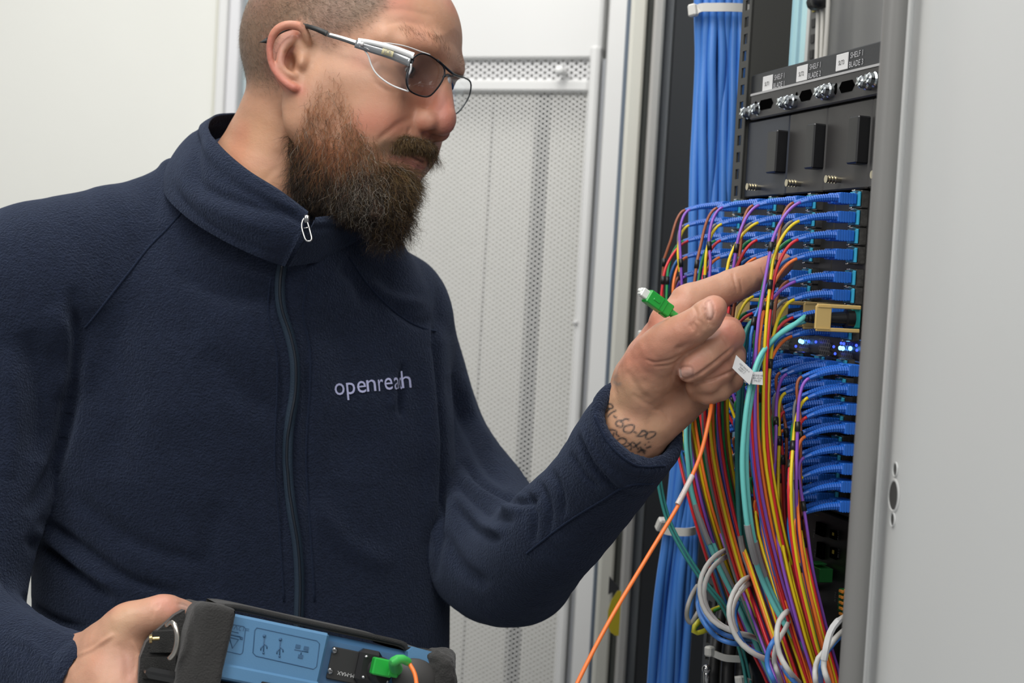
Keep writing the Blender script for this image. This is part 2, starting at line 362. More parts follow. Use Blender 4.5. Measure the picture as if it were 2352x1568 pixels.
# ------------------------------------------------------------------ the person: head
def _rot(yaw, pitch, roll):
    c, s = math.cos, math.sin; B = np.array([[0, 1, 0], [0, 0, -1], [-1, 0, 0]], float)
    Ry = lambda a: np.array([[c(a), 0, s(a)], [0, 1, 0], [-s(a), 0, c(a)]]); Rz = lambda a: np.array([[c(a), -s(a), 0], [s(a), c(a), 0], [0, 0, 1]])
    return Rz(roll) @ Ry(yaw) @ B @ Ry(pitch)
HR = _rot(-1.1155, -.322, .560); HT = np.array([-.1525, -.2208, 1.4117])
def H2C(p): return np.atleast_2d(p) @ HR.T + HT
def C2H(p): return (np.atleast_2d(p) - HT) @ HR
def PH(px, py, d): return C2H(C(px, py, d))[0]
person = empty('person', W(600, 3000, 1.6) * [1, 1, 0], 'bearded man in a navy fleece and clear safety glasses, pointing at the cables', 'person')
def chead():
    f = Field((-.13, -.105, -.24), (.14, .10, .15), .00145)
    E = f.ell; K = f.cap
    f.ell((-.014, 0, .052), (.103, .0765, .086), k=.0)
    E((.035, 0, .060), (.060, .056, .058), k=.018)
    E((.040, 0, -.015), (.050, .060, .070), k=.025)
    K((.086, -.024, .046), (.086, .024, .046), .0125, k=.012)
    for s in (-1, 1):
        E((.048, s * .045, .000), (.034, .0205, .019), k=.016)
        E((.062, s * .038, -.028), (.024, .018, .028), k=.02)
        K((.078, s * .030, .048), (.060, s * .052, .040), .010, .008, k=.012)
        K((.004, s * .046, -.045), (.070, s * .014, -.092), .018, .018, k=.025)
        E((.006, s * .050, -.012), (.030, .020, .036), k=.02)
    E((.035, 0, -.060), (.050, .048, .042), k=.02)
    E((.066, 0, -.088), (.018, .022, .019), k=.012)
    E((.073, 0, -.040), (.024, .031, .030), k=.015)
    for s in (-1, 1):
        E((.095, s * .034, .024), (.018, .020, .0135), k=.012, sub=True)
        E((.070, s * .032, .0245), (.0145, .0165, .0135), k=.004)
        E((.0845, s * .032, .0195), (.0085, .0110, .0030), k=.0012, sub=True)
        K((.079, s * .022, .041), (.074, s * .045, .040), .0075, .006, k=.008)
    # nose
    K((.0945, 0, .026), (.1055, 0, -.004), .0080, .0105, k=.012)
    E((.1045, 0, -.0108), (.0128, .0125, .0118), k=.006)
    for s in (-1, 1):
        E((.0955, s * .0135, -.0155), (.0130, .0085, .0100), k=.004)
        E((.1015, s * .0072, -.0255), (.0075, .0038, .0050), k=.002, sub=True)
    # lips
    P = [(.079, -.029, -.0535), (.086, -.018, -.0500), (.0912, -.006, -.0480), (.0912, .006, -.0480), (.086, .018, -.0500), (.079, .029, -.0535)]
    f.chain(P, [.003, .005, .006, .006, .005, .003], k=.005)
    P = [(.079, -.027, -.0555), (.0845, -.017, -.0590), (.0885, -.006, -.0610), (.0885, .006, -.0610), (.0845, .017, -.0590), (.079, .027, -.0555)]
    f.chain(P, [.003, .0055, .0068, .0068, .0055, .003], k=.004)
    # ears: near one laid out from its rim, far one mirrored
    D0 = 1.339
    rim = [(708, 98, 1.344, 8), (703, 80, 1.340, 9), (690, 62, 1.338, 9.5), (665, 57, 1.336, 9), (643, 63, 1.336, 8.5), (627, 80, 1.338, 8), (620, 104, 1.340, 7), (620, 130, 1.341, 6.5), (627, 155, 1.342, 6.5), (642, 176, 1.342, 7.5), (657, 190, 1.342, 8.5), (672, 200, 1.342, 9), (684, 203, 1.343, 7)]
    anti = [(672, 88, 1.345, 9), (655, 105, 1.345, 9), (646, 128, 1.344, 8), (645, 150, 1.343, 7), (655, 165, 1.343, 6.5), (668, 172, 1.343, 5.5), (676, 176, 1.343, 5)]
    px2m = 1.34 / FPX
    ax = C2H(np.array([[1., 0, 0], [0, 1, 0], [0, 0, 1]]) + HT)  # camera axes in head space
    for s in (1, -1):
        m = np.array([1, s, 1.])
        A = ax * m
        f.ell(PH(665, 132, 1.356) * m, (44 * px2m, 76 * px2m, .0065), A=A, k=.006)
        f.ell(PH(678, 185, 1.350) * m, (16 * px2m, 24 * px2m, .007), A=A, k=.006)
        f.ell(PH(700, 110, 1.356) * m, (22 * px2m, 46 * px2m, .012), A=A, k=.010)
        f.ell(PH(664, 140, 1.340) * m, (15 * px2m, 25 * px2m, .017), A=A, k=.003, sub=True)
        f.chain([PH(*p[:3]) * m for p in rim], [p[3] * px2m for p in rim], k=.0022, n=26)
        f.chain([PH(*p[:3]) * m for p in anti], [p[3] * px2m for p in anti], k=.003, n=14)
        f.ell(PH(694, 143, 1.344) * m, (9 * px2m, 14 * px2m, .0050), A=A, k=.007)
        f.ell(PH(684, 80, 1.340) * m, (8 * px2m, 7 * px2m, .005), A=A, k=.002, sub=True)
        f.cap(PH(657, 120, 1.343) * m, PH(682, 108, 1.341) * m, .0012, .0012, k=.002, sub=True)
    # neck
    nk = [(705, 150, 1.425, .046), (694, 240, 1.43, .051), (660, 340, 1.44, .055), (615, 470, 1.45, .068), (585, 620, 1.47, .085)]
    f.chain([PH(*p[:3]) for p in nk], [p[3] for p in nk], k=.015, n=8)
    V, F = f.mesh(); V = smooth_mesh(V, F, 2)
    return V, F
hv, hf = chead()
hs = Sculpt(H2C(hv), hf[:, ::-1] if np.linalg.det(HR) < 0 else hf)
G = hs.groove
# creases of the face
G([(950, 268), (915, 285), (880, 312), (862, 330)], 7, .0011)
G([(943, 290), (938, 308), (950, 322), (968, 318)], 4, .0012)
G([(905, 352), (930, 352), (955, 364), (972, 372)], 3.0, .0022, taper=False)
G([(868, 25), (930, 22), (1000, 40)], 7, .0006); G([(880, 55), (940, 50), (1010, 75)], 6, .0006)
G([(860, 170), (885, 185), (910, 192)], 4, .0006); G([(858, 185), (880, 203), (915, 215)], 4, .0005); G([(850, 150), (870, 140), (890, 150)], 4, .0004)
G([(920, 200), (950, 215), (985, 225)], 6, .0006)
G([(640, 380), (600, 420)], 8, .0005)
G([(640, 228), (655, 280), (640, 350)], 12, -.0012)
hs.apply()
BV_HEAD = BVHTree.FromPolygons([tuple(v) for v in hs.V], hs.F.tolist())
def skin_cols(S, base=(.49, .262, .166)):
    n = vnoise(S.V, 60, 1) * .5 + vnoise(S.V, 160, 2) * .3 + vnoise(S.V, 400, 3) * .2
    c = np.array(base)[None] * (1 + .10 * n[:, None]) * np.array([1, 1, 1.])
    r = np.clip(vnoise(S.V, 35, 5), 0, 1)[:, None]; return c * (1 - .30 * r * np.array([.1, 1, .9]))
hc = skin_cols(hs)
L_ = C2H(hs.V)                             # head-local coordinates
P_ = hs.paint; RED = (.50, .175, .125)
P_(hc, [(1020, 250), (1030, 300)], 34, (.47, .165, .125), .8); P_(hc, [(970, 285), (975, 300)], 20, (.50, .19, .13), .7)
P_(hc, [(870, 240), (930, 250)], 40, (.52, .235, .155), .5)
P_(hc, [(618, 90), (622, 150), (660, 195), (685, 205)], 14, (.58, .20, .15), .8); P_(hc, [(640, 70), (690, 60)], 14, (.62, .25, .17), .6)
P_(hc, [(650, 140), (640, 110), (672, 80)], 14, (.50, .22, .19), .5); P_(hc, [(672, 112), (660, 130)], 8, (.30, .09, .07), .7); P_(hc, [(682, 78), (686, 84)], 6, (.35, .07, .03), .8)
P_(hc, [(610, 300), (560, 380), (600, 420)], 45, (.62, .33, .17), .4)
P_(hc, [(700, 100), (730, 150)], 26, (.62, .35, .22), .4)
P_(hc, [(925, 158), (950, 165), (985, 172)], 22, (.30, .15, .10), .55); P_(hc, [(940, 178), (975, 188)], 12, (.40, .20, .14), .5)
P_(hc, [(905, 358), (935, 368), (965, 385)], 11, (.42, .16, .13), .9)
P_(hc, [(903, 351), (930, 352), (972, 372)], 3.2, (.10, .035, .03), .9)
# shaved hair and stubble shade on the scalp
def hair_mask(L, V):
    """1 where the clipped hair grows: crown, back and sides down to the nape"""
    V = H2C(L * [1, -1, 1] * np.sign(L[:, 1:2] + 1e-9) * [0, 1, 0] + L * [1, 0, 1]); uv = pix(V); x, z, y = L[:, 0], L[:, 2], np.abs(L[:, 1])
    line = .045 + .62 * np.clip(x - .005, -1, .03) + 2.2 * np.clip(x - .035, 0, 1)     # lower edge of the hair in front of the ear
    m = smoothstep(-.006, .014, z - np.where(x > -.018, line, -.07 + 0 * x))
    fr = 1 - smoothstep(.050, .072, x + .20 * (z - .10))
    nape = smoothstep(235, 150, uv[:, 1]) * smoothstep(-.018, -.034, x)
    up = np.where(x > -.034, np.where(x > -.018, m, smoothstep(.025, .040, z)), 0)
    fy = np.interp(uv[:, 0], [690, 720, 750, 800, 850, 880, 910, 940, 980, 1020], [60, 84, 108, 84, 50, 25, -20, -60, -90, -110]); near = z > -.02
    up = np.where(near & (x > -.034) & (uv[:, 0] > 690), smoothstep(-30, 45, fy - uv[:, 1]), up * fr); fr = 1
    return np.clip(np.maximum(up * fr, nape * smoothstep(-.02, -.034, x)), 0, 1)
HM = hair_mask(L_, hs.V)
hc = hc * (1 - .72 * HM[:, None]) + np.array([.150, .108, .074]) * .72 * HM[:, None]
# beard: a soft dark underlayer grown from the jaw, then single hairs over it
bf = Field(C(610, 240, 1.25), C(1050, 640, 1.60), .0018)
bp = lambda x, y, d: C(x, y, d)
def BE(x, y, d, rx, ry, rz, k=.014, roll=0, sub=False):
    a = math.radians(roll); A = np.array([[math.cos(a), math.sin(a), 0], [-math.sin(a), math.cos(a), 0], [0, 0, 1]]); q = d / FPX
    bf.ell(bp(x, y, d), (rx * q, ry * q, rz), A=A, k=k, sub=sub)
BE(715, 385, 1.385, 55, 78, .030, roll=-30); BE(770, 430, 1.385, 80, 58, .034, roll=25); BE(845, 430, 1.375, 84, 66, .042, roll=10)
BE(898, 435, 1.372, 50, 76, .036, roll=8); BE(893, 485, 1.378, 46, 50, .026, roll=12); BE(920, 420, 1.375, 34, 42, .026)
BE(902, 508, 1.382, 36, 36, .020); BE(880, 530, 1.385, 22, 20, .014); BE(838, 482, 1.372, 52, 34, .032); BE(690, 350, 1.380, 28, 50, .020)
# far side of the beard
BE(893, 415, 1.43, 48, 62, .032); BE(850, 430, 1.45, 70, 60, .03); BE(800, 430, 1.47, 60, 50, .03)
# moustache
mo = [(885, 338, 1.352, 15), (915, 330, 1.345, 19), (950, 331, 1.350, 19), (980, 336, 1.360, 17), (988, 346, 1.375, 17), (985, 350, 1.395, 15)]
bf.chain([bp(*p[:3]) for p in mo], [p[3] * 1.36 / FPX for p in mo], k=.004, n=12)
bf.chain([bp(880, 345, 1.352), bp(872, 375, 1.352), bp(885, 400, 1.35)], [.006, .007, .008], k=.008)
bf.ell(bp(937, 372, 1.335), (.013, .0055, .010), A=np.array([[.93, .36, 0], [-.36, .93, 0], [0, 0, 1.]]), k=.002, sub=True)
bV, bF = bf.mesh(); bs = Sculpt(smooth_mesh(bV, bF, 1), bF)
nz = vnoise(bs.V, 90, 4) * .5 + vnoise(bs.V, 240, 6) * .35 + vnoise(bs.V, 520, 7) * .2
bs.off += nz * .0022; bs.apply()
BROWN, DARK, REDB, GREY, GOLD = np.array([.075, .040, .022]), np.array([.020, .014, .011]), np.array([.27, .095, .032]), np.array([.42, .38, .32]), np.array([.20, .125, .050])
def beard_col(uv, r):
    """hair colours by region: reddish on the cheek, near black at the jaw, grey strands low in the middle, golden brown at the chin"""
    x, y = uv[:, 0], uv[:, 1]; g = lambda cx, cy, rx, ry: np.exp(-((x - cx) / rx) ** 2 - ((y - cy) / ry) ** 2)
    w = np.stack([.5 + 0 * x, 2.4 * g(690, 440, 70, 95) + 1.6 * g(800, 490, 100, 50) + .9 * g(890, 540, 60, 60) + .5 * g(800, 430, 120, 60), 2.2 * g(755, 245, 55, 85) + .7 * g(780, 350, 80, 40), .45 * g(830, 440, 50, 70) + .06 + .20 * g(880, 480, 40, 40), 1.0 * g(925, 430, 50, 90) + 1.0 * g(930, 335, 75, 20) + .2], 1)
    cw = np.cumsum(w / w.sum(1, keepdims=True), 1); k = (r[:, None] > cw).sum(1).clip(0, 4); return np.stack([BROWN, DARK, REDB, GREY, GOLD])[k]
bcol = beard_col(bs.uv, .5 * RNG.random(len(bs.V)) + .0) * .55
def strands(name, roots, dirs, length, rad, cols, parent, seg=6, curl=.25, droop=0.0, hug=None):
    """thin tapering hairs as one mesh; roots/dirs in the camera frame"""
    n = len(roots); P = [roots]; d = dirs / np.linalg.norm(dirs, axis=1, keepdims=True); st = length / seg
    ph = RNG.random((n, 3)) * 6.28; fr = .6 + RNG.random((n, 1)) * 1.1
    for i in range(seg):
        w = np.stack([np.sin(ph[:, k] + (i + 1) * fr[:, 0] * (1 + .3 * k)) for k in range(3)], 1)
        d = d + curl * w + np.array([0, droop, 0]); d /= np.linalg.norm(d, axis=1, keepdims=True)
        P.append(P[-1] + d * (st[:, None] if np.ndim(st) else st))
    P = np.stack(P, 1); T = np.gradient(P, axis=1); u = np.cross(T, RNG.normal(size=(n, 1, 3))); u /= np.linalg.norm(u, axis=2, keepdims=True) + 1e-12
    w = np.cross(T, u); w /= np.linalg.norm(w, axis=2, keepdims=True) + 1e-12
    tp = np.linspace(1, .25, seg + 1)[None, :, None] * (rad[:, None, None] if np.ndim(rad) else rad)
    R = np.stack([P + tp * (u * math.cos(a) + w * math.sin(a)) for a in (0, 2.094, 4.189)], 2).reshape(-1, 3)
    b = np.arange(n)[:, None, None] * (seg + 1) * 3 + np.arange(seg)[None, :, None] * 3; j = np.arange(3)[None, None, :]; k = (j + 1) % 3
    F = np.stack([b + j, b + k, b + 3 + k, b + 3 + j], -1).reshape(-1, 4)
    o = mesh_np(name, toW(R), F, M_HAIR, parent, True, np.repeat(cols, (seg + 1) * 3, 0)); o['kind'] = 'stuff'; return o
def rnd_on(S, n, w):
    """random points on a sculpt, weighted per vertex"""
    a = np.linalg.norm(np.cross(S.V[S.F[:, 2]] - S.V[S.F[:, 0]], S.V[S.F[:, 3]] - S.V[S.F[:, 1]]), axis=1) * w[S.F].mean(1)
    i = RNG.choice(len(a), n, p=a / a.sum()); u, v = RNG.random((2, n, 1)); q = S.F[i]
    f = lambda A: (1 - u) * (1 - v) * A[q[:, 0]] + u * (1 - v) * A[q[:, 1]] + u * v * A[q[:, 2]] + (1 - u) * v * A[q[:, 3]]
    N = f(S.N); return f(S.V), N / np.linalg.norm(N, axis=1, keepdims=True), i
M_HAIR = mat('hair', rough=.55, spec=.35, vcol=True)
M_SKIN = mat('skin', rough=.46, spec=.42, vcol=True, sss=.22, sss_scale=.005, bumps=[(900, .25, .0006), (260, .25, .0010)])
M_BEARD = mat('beard_base', rough=.9, spec=.1, vcol=True, bumps=[(700, 1, .002)])
beard = mesh_np('beard', toW(bs.V - bs.N * .0022), bs.F, M_BEARD, person, True, bcol)
# hairs over the underlayer
root, nn, fi = rnd_on(bs, 23000, np.where(bs.face > .05, 1., .25) * (1 + 1.8 * ((bs.uv[:, 1] < 356) & (bs.uv[:, 0] > 870))))
uvr = pix(root)
flow = np.stack([.25 + 0 * uvr[:, 0], np.ones(len(root)), -.15 + 0 * uvr[:, 0]], 1)
flow[:, 0] += np.where(uvr[:, 1] < 352, np.where(uvr[:, 0] > 880, -.9, 0), 0) * .5 + np.clip((uvr[:, 0] - 880) / 150, -.8, .3) * -.35
dirs = flow + nn * (.55 + .5 * RNG.random((len(root), 1))) + RNG.normal(size=root.shape) * .42
ln = .012 + .016 * RNG.random(len(root)); ln *= np.where(uvr[:, 1] < 355, np.where(uvr[:, 0] > 880, .36, .8), 1) * np.where(uvr[:, 1] > 470, np.where(uvr[:, 0] > 850, 1.0, .62), 1) * np.where(uvr[:, 0] > 940, .7, 1)
strands('beard_hair', root - nn * .002, dirs, ln, .00009 + .00006 * RNG.random(len(root)), beard_col(uvr, RNG.random(len(root))) * (.45 + .9 * RNG.random((len(root), 1)) ** 1.5), beard, 8, .34 + .32 * smoothstep(380, 480, uvr[:, 1:2]), .05)
# sparse hairs on the cheek and the sideburn
u, v = hs.uv[:, 0], hs.uv[:, 1]
edge = np.interp(v, [150, 200, 250, 300, 340, 400, 470], [790, 812, 830, 850, 890, 910, 820]); back = np.interp(v, [60, 130, 180, 230, 300, 360, 500], [735, 738, 722, 690, 672, 652, 650])
cw = smoothstep(110, 260, v) * smoothstep(0, 45, edge - u) * smoothstep(0, 30, u - back) * (v < 480) * (hs.face > .05) * (hs.V[:, 2] < 1.40)
hc = hc * (1 - .45 * cw[:, None]) + np.array([.27, .125, .06]) * .45 * cw[:, None]
moz = smoothstep(30, 6, segdist(hs.uv, [(885, 340), (930, 333), (985, 338)])[0]) * (hs.face > .05)
hc = hc * (1 - .7 * moz[:, None]) + np.array([.09, .06, .035]) * .7 * moz[:, None]
root, nn, fi = rnd_on(hs, 7000, cw * (.22 + smoothstep(170, 340, v)) + 1e-9); uvr = pix(root)
dirs = np.array([.16, 1., 0]) + nn * .28 + RNG.normal(size=root.shape) * .36
strands('beard_hair', root, dirs, .006 + .008 * RNG.random(len(root)) + .010 * smoothstep(240, 380, uvr[:, 1]), .00009, beard_col(uvr, RNG.random(len(root))) * (.8 + .8 * RNG.random((len(root), 1))), beard, 6, .34, .04)
# eyebrow hairs, near and far
bw = smoothstep(14, 3, segdist(L_, [(.098, -.010, .048), (.094, -.028, .052), (.074, -.046, .048)])[0] * 1500) + smoothstep(14, 3, segdist(L_, [(.098, .010, .048), (.094, .028, .052), (.074, .046, .048)])[0] * 1500)
root, nn, fi = rnd_on(hs, 520, bw + 1e-9)
dirs = -HR[:, 0] * .5 + HR[:, 2] * .4 - HR[:, 1] * np.sign(-C2H(root)[:, 1:2]) * .6 + nn * .3 + RNG.normal(size=root.shape) * .2
strands('eyebrow_hair', root, dirs, .004 + .003 * RNG.random(len(root)), .00007, np.repeat([[.16, .09, .05]], len(root), 0) * (.6 + RNG.random((len(root), 1))), person, 3, .1)
# clipped hair on the scalp
root, nn, fi = rnd_on(hs, 36000, HM * np.where(hs.V[:, 2] < 1.5, 1, .3) * np.where(hs.uv[:, 1] > -60, 1, .15) + 1e-9); uvr = pix(root)
dirs = nn * .45 + HR[:, 0] * .75 + np.array([0, .25, 0]) + RNG.normal(size=root.shape) * .22
hcol = np.where(RNG.random((len(root), 1)) < .16, [[.34, .29, .23]], [[.115, .085, .058]]) * (.7 + .6 * RNG.random((len(root), 1)))
strands('hair', root, dirs, (.0030 + .003 * RNG.random(len(root))) * (1 + 1.0 * smoothstep(.06, .12, C2H(root)[:, 2])), .00006, hcol, person, 2, .1)
# ------------------------------------------------------------------ hands
PXM = 1.22 / FPX
def chand_left():
    f = Field(C(1360, 555, 1.20) * [1, 1, 0] + [0, 0, 1.12], C(1860, 1110, 1.25) * [1, 1, 0] + [0, 0, 1.34], .0011)
    def ch(P, k=.006, n=0): f.chain([C(*p[:3]) for p in P], [p[3] for p in P], k=k, n=n)
    def seg(a, b, k): f.cap(C(*a[:3]), C(*b[:3]), a[3], b[3], k=k)
    # forearm and wrist
    ch([(1330, 1135, 1.285, .030), (1395, 1060, 1.25, .027), (1450, 985, 1.228, .0245), (1475, 895, 1.232, .0255), (1512, 822, 1.236, .0235), (1555, 752, 1.239, .0180), (1583, 700, 1.236, .0140)], .014, 12)
    ch([(1410, 1075, 1.25, .024), (1482, 988, 1.228, .0200), (1545, 925, 1.232, .0205), (1622, 872, 1.236, .0170)], .014, 9)
    f.ell(C(1560, 840, 1.236), (.030, .026, .019), A=np.array([[.62, -.78, 0], [.78, .62, 0], [0, 0, 1.]]), k=.014)
    f.ell(C(1640, 800, 1.240), (.016, .030, .014), A=np.array([[.95, .3, 0], [-.3, .95, 0], [0, 0, 1.]]), k=.012)
    # thenar
    f.ell(C(1502, 838, 1.206), (.034, .021, .018), A=np.array([[.50, -.866, 0], [.866, .50, 0], [0, 0, 1.]]), k=.014)
    # fingers: index straight, the other three folded over the palm
    I = [(1583, 697, 1.236, .0142), (1636, 676, 1.240, .0124), (1692, 652, 1.246, .0119), (1725, 638, 1.254, .0106), (1757, 623, 1.262, .0103), (1782, 612, 1.270, .0094), (1800, 605, 1.276, .0082)]
    ch(I, .009, 16)
    M = [(1640, 765, 1.246, .0135), (1670, 765, 1.222, .0118), (1672, 772, 1.201, .0116), (1650, 795, 1.188, .0108), (1622, 818, 1.183, .0108), (1598, 838, 1.184, .0102), (1583, 852, 1.187, .0088)]
    ch(M, .006, 0)
    R = [(1665, 815, 1.246, .0130), (1680, 815, 1.225, .0108), (1679, 825, 1.207, .0106), (1655, 850, 1.196, .0100), (1625, 873, 1.195, .0100), (1600, 885, 1.205, .0085)]
    ch(R, .0035, 0)
    K = [(1655, 872, 1.243, .0120), (1676, 865, 1.225, .0100), (1677, 872, 1.211, .0096), (1655, 892, 1.203, .0088), (1628, 903, 1.203, .0085), (1605, 900, 1.212, .008)]
    ch(K, .0035, 0)
    # thumb
    T = [(1490, 860, 1.215, .0210), (1520, 800, 1.190, .0165), (1556, 770, 1.178, .0130), (1596, 749, 1.171, .0122), (1625, 724, 1.168, .0112), (1640, 708, 1.168, .0098)]
    ch(T, .009, 14)
    f.ell(C(1540, 735, 1.225), (.016, .014, .012), k=.010)
    f.cap(C(1600, 790, 1.158), C(1560, 800, 1.168), .0010, .0010, k=.004, sub=True)
    return f.mesh()
V, F = chand_left(); lh = Sculpt(smooth_mesh(V, F, 2), F); g = lh.groove
# creases and nails
g([(1683, 625), (1688, 650), (1694, 672)], 2.4, .0010, (1.2, 1.26)); g([(1699, 640), (1704, 660), (1706, 674)], 2.4, .0008, (1.2, 1.26)); g([(1748, 612), (1755, 630), (1757, 645)], 2.2, .0005)
g([(1610, 702), (1622, 715), (1626, 735), (1640, 752)], 4, .0012); g([(1592, 700), (1600, 720), (1598, 742)], 4, .0008)
g([(1590, 738), (1600, 752), (1604, 770)], 3.0, .0009); g([(1584, 742), (1592, 760)], 3, .0007); g([(1600, 733), (1612, 742), (1618, 757)], 2.6, .0006)
g([(1612, 706), (1622, 732), (1640, 738)], 2.2, .0009); g([(1618, 716), (1630, 744)], 3, .0004)
g([(1570, 812), (1540, 826), (1505, 832), (1480, 824)], 3.0, .0010); g([(1575, 818), (1540, 838), (1500, 842)], 3.0, .0009); g([(1590, 800), (1560, 826), (1545, 860), (1548, 890)], 4, .0008)
g([(1440, 850), (1470, 900), (1510, 930)], 9, .0010); g([(1495, 940), (1522, 945), (1540, 968)], 3, .0010); g([(1450, 905), (1490, 930), (1520, 938)], 6, .0009); g([(1520, 915), (1545, 900), (1560, 880)], 9, .0012)
g([(1612, 800), (1622, 815), (1628, 830)], 2.4, .0006); g([(1620, 797), (1630, 812), (1636, 826)], 2.4, .0005); g([(1655, 770), (1668, 785), (1674, 800)], 3, .0005)
g([(1562, 875), (1596, 865), (1652, 825), (1688, 793)], 3.5, .0022); g([(1592, 883), (1648, 867), (1696, 845)], 3.5, .0022)
NM = [(1560, 846), (1570, 841), (1588, 844), (1592, 856), (1584, 868), (1566, 866), (1560, 846)]; g(NM, 2.0, .0008, taper=False); g([(1568, 855), (1584, 855)], 7, -.0006, taper=False)
NT = [(1622, 695), (1632, 690), (1640, 708), (1638, 728), (1628, 734), (1620, 716), (1622, 695)]; g(NT, 2.0, .0008, taper=False); g([(1630, 702), (1631, 722)], 6, -.0005, taper=False)
lh.off += vnoise(lh.V, 160, 3) * .0004
lh.apply()
lc = skin_cols(lh, (.50, .265, .175)); P_ = lh.paint
P_(lc, [(1640, 700), (1655, 720)], 22, (.60, .24, .17), .6); P_(lc, [(1800, 605), (1770, 618)], 24, (.58, .22, .17), .7); P_(lc, [(1670, 760), (1690, 780)], 20, (.55, .21, .155), .7); P_(lc, [(1575, 850), (1600, 835)], 26, (.60, .26, .20), .5)
P_(lc, [(1440, 900), (1400, 950), (1450, 1010), (1500, 990)], 40, (.50, .31, .185), .6)
P_(lc, [(1555, 890), (1500, 900), (1590, 930)], 34, (.42, .215, .13), .5); P_(lc, NM, 2.0, (.30, .12, .08), .6); P_(lc, [(1568, 855), (1585, 855)], 10, (.66, .40, .33), .8); P_(lc, [(1562, 850), (1564, 864)], 2.4, (.72, .60, .54), .8)
P_(lc, [(1629, 700), (1631, 724)], 9, (.66, .42, .35), .8); P_(lc, NT, 1.8, (.34, .14, .10), .5)
# tattooed writing on the wrist: two rows of digits and letters in dark ink
INK = (.020, .028, .035)
def ink(strokes, w=2.2, a=.92):
    for s_ in strokes: P_(lc, s_, w, INK, a)
z0 = lambda p: [(1340 + x / 7.13, 860 + y / 7.13) for x, y in p]
ink([z0(p) for p in ([(365, 475), (420, 480), (470, 500), (480, 540), (430, 560), (400, 545)], [(430, 560), (400, 590), (350, 610), (310, 530)], [(530, 590), (470, 620), (430, 650), (405, 685)], [(500, 680), (540, 710)],
    [(745, 740), (690, 725), (640, 750), (560, 760), (530, 800), (560, 845), (630, 855), (650, 800), (600, 760)], [(760, 825), (680, 850), (655, 910), (690, 945), (770, 950), (820, 900), (830, 840), (780, 820)], [(830, 940), (865, 955)],
    [(900, 1000), (950, 940), (1000, 920), (1040, 960), (980, 1000), (930, 1010), (870, 1000)], [(960, 915), (1030, 935)], [(1060, 950), (1020, 1010), (1040, 1050), (1100, 1040), (1170, 990), (1180, 950), (1120, 940), (1060, 950)])])
ink([z0(p) for p in ([(330, 800), (370, 840), (390, 890), (450, 905)], [(470, 900), (540, 930), (540, 980), (580, 1010)], [(500, 960), (480, 1010)], [(550, 1080), (620, 1040), (690, 1060), (700, 1110), (640, 1150), (580, 1150)], [(660, 1180), (730, 1170), (800, 1110)], [(740, 1120), (790, 1180), (770, 1230)],
    [(830, 1190), (880, 1150), (930, 1110)], [(830, 1120), (900, 1220)], [(900, 1270), (960, 1230), (1010, 1250)], [(930, 1190), (1000, 1290)], [(1040, 1200), (1100, 1180)])], 2.3)
ink([z0(p) for p in ([(385, 398), (388, 400)], [(420, 325), (421, 327)], [(1070, 1105), (1073, 1107)], [(1010, 1150), (1013, 1152)])], 1.8)
P_(lc, z0([(500, 120), (560, 160), (600, 150)]), 4, (.16, .17, .16), .5); P_(lc, z0([(510, 40), (540, 20)]), 4, (.20, .20, .18), .4)
def chand_right():
    f = Field(C(-20, 1340, 1.16) * [1, 1, 0] + [0, 0, 1.04], C(560, 1900, 1.2) * [1, 1, 0] + [0, 0, 1.31], .0013)
    def ch(P, k=.008, n=0): f.chain([C(*p[:3]) for p in P], [p[3] for p in P], k=k, n=n)
    ch([(20, 1500, 1.24, .026), (120, 1535, 1.205, .0255), (180, 1560, 1.185, .0270), (238, 1600, 1.165, .0310), (255, 1700, 1.155, .0330)], .015, 9)
    ch([(178, 1520, 1.19, .0180), (228, 1492, 1.18, .0175), (262, 1462, 1.168, .0150), (292, 1432, 1.160, .0148), (335, 1417, 1.158, .0122), (372, 1407, 1.160, .0128), (405, 1410, 1.172, .0110), (440, 1416, 1.185, .0088)], .012, 18)
    ch([(250, 1520, 1.165, .0225), (268, 1590, 1.150, .0230), (262, 1680, 1.15, .024)], .014, 5)
    f.ell(C(288, 1500, 1.160), (.016, .020, .014), k=.012)
    for i, (y, dz) in enumerate([(1655, .0), (1675, .022), (1690, .044), (1700, .066)]):
        ch([(262 - 8 * i, y - 40, 1.150 + dz, .0135), (330, y + 10, 1.150 + dz, .0105), (400, y + 20, 1.165 + dz, .0100), (450, y + 5, 1.175 + dz, .0085)], .006, 8)
    return f.mesh()
V, F = chand_right(); rh = Sculpt(smooth_mesh(V, F, 2), F); g = rh.groove
g([(175, 1505), (215, 1488), (262, 1455)], 5, -.0020); g([(150, 1530), (190, 1500), (235, 1475)], 9, .0014); g([(357, 1385), (352, 1405), (350, 1420)], 3, .0005); g([(365, 1384), (360, 1400)], 3, .0005)
g([(300, 1470), (318, 1500), (312, 1560)], 5, -.0010); g([(272, 1474), (290, 1510), (292, 1568)], 10, .0008); g([(405, 1385), (428, 1390), (440, 1400)], 2, .0006)
rh.off += vnoise(rh.V, 140, 5) * .0004
rh.apply(); rc = skin_cols(rh, (.55, .30, .20)); P_ = rh.paint
P_(rc, [(375, 1380), (400, 1400)], 26, (.62, .26, .20), .6); P_(rc, [(290, 1420), (270, 1440)], 28, (.62, .40, .25), .6); P_(rc, [(420, 1392), (445, 1400)], 10, (.70, .46, .38), .7); P_(rc, [(290, 1520), (300, 1560)], 24, (.62, .33, .27), .5)
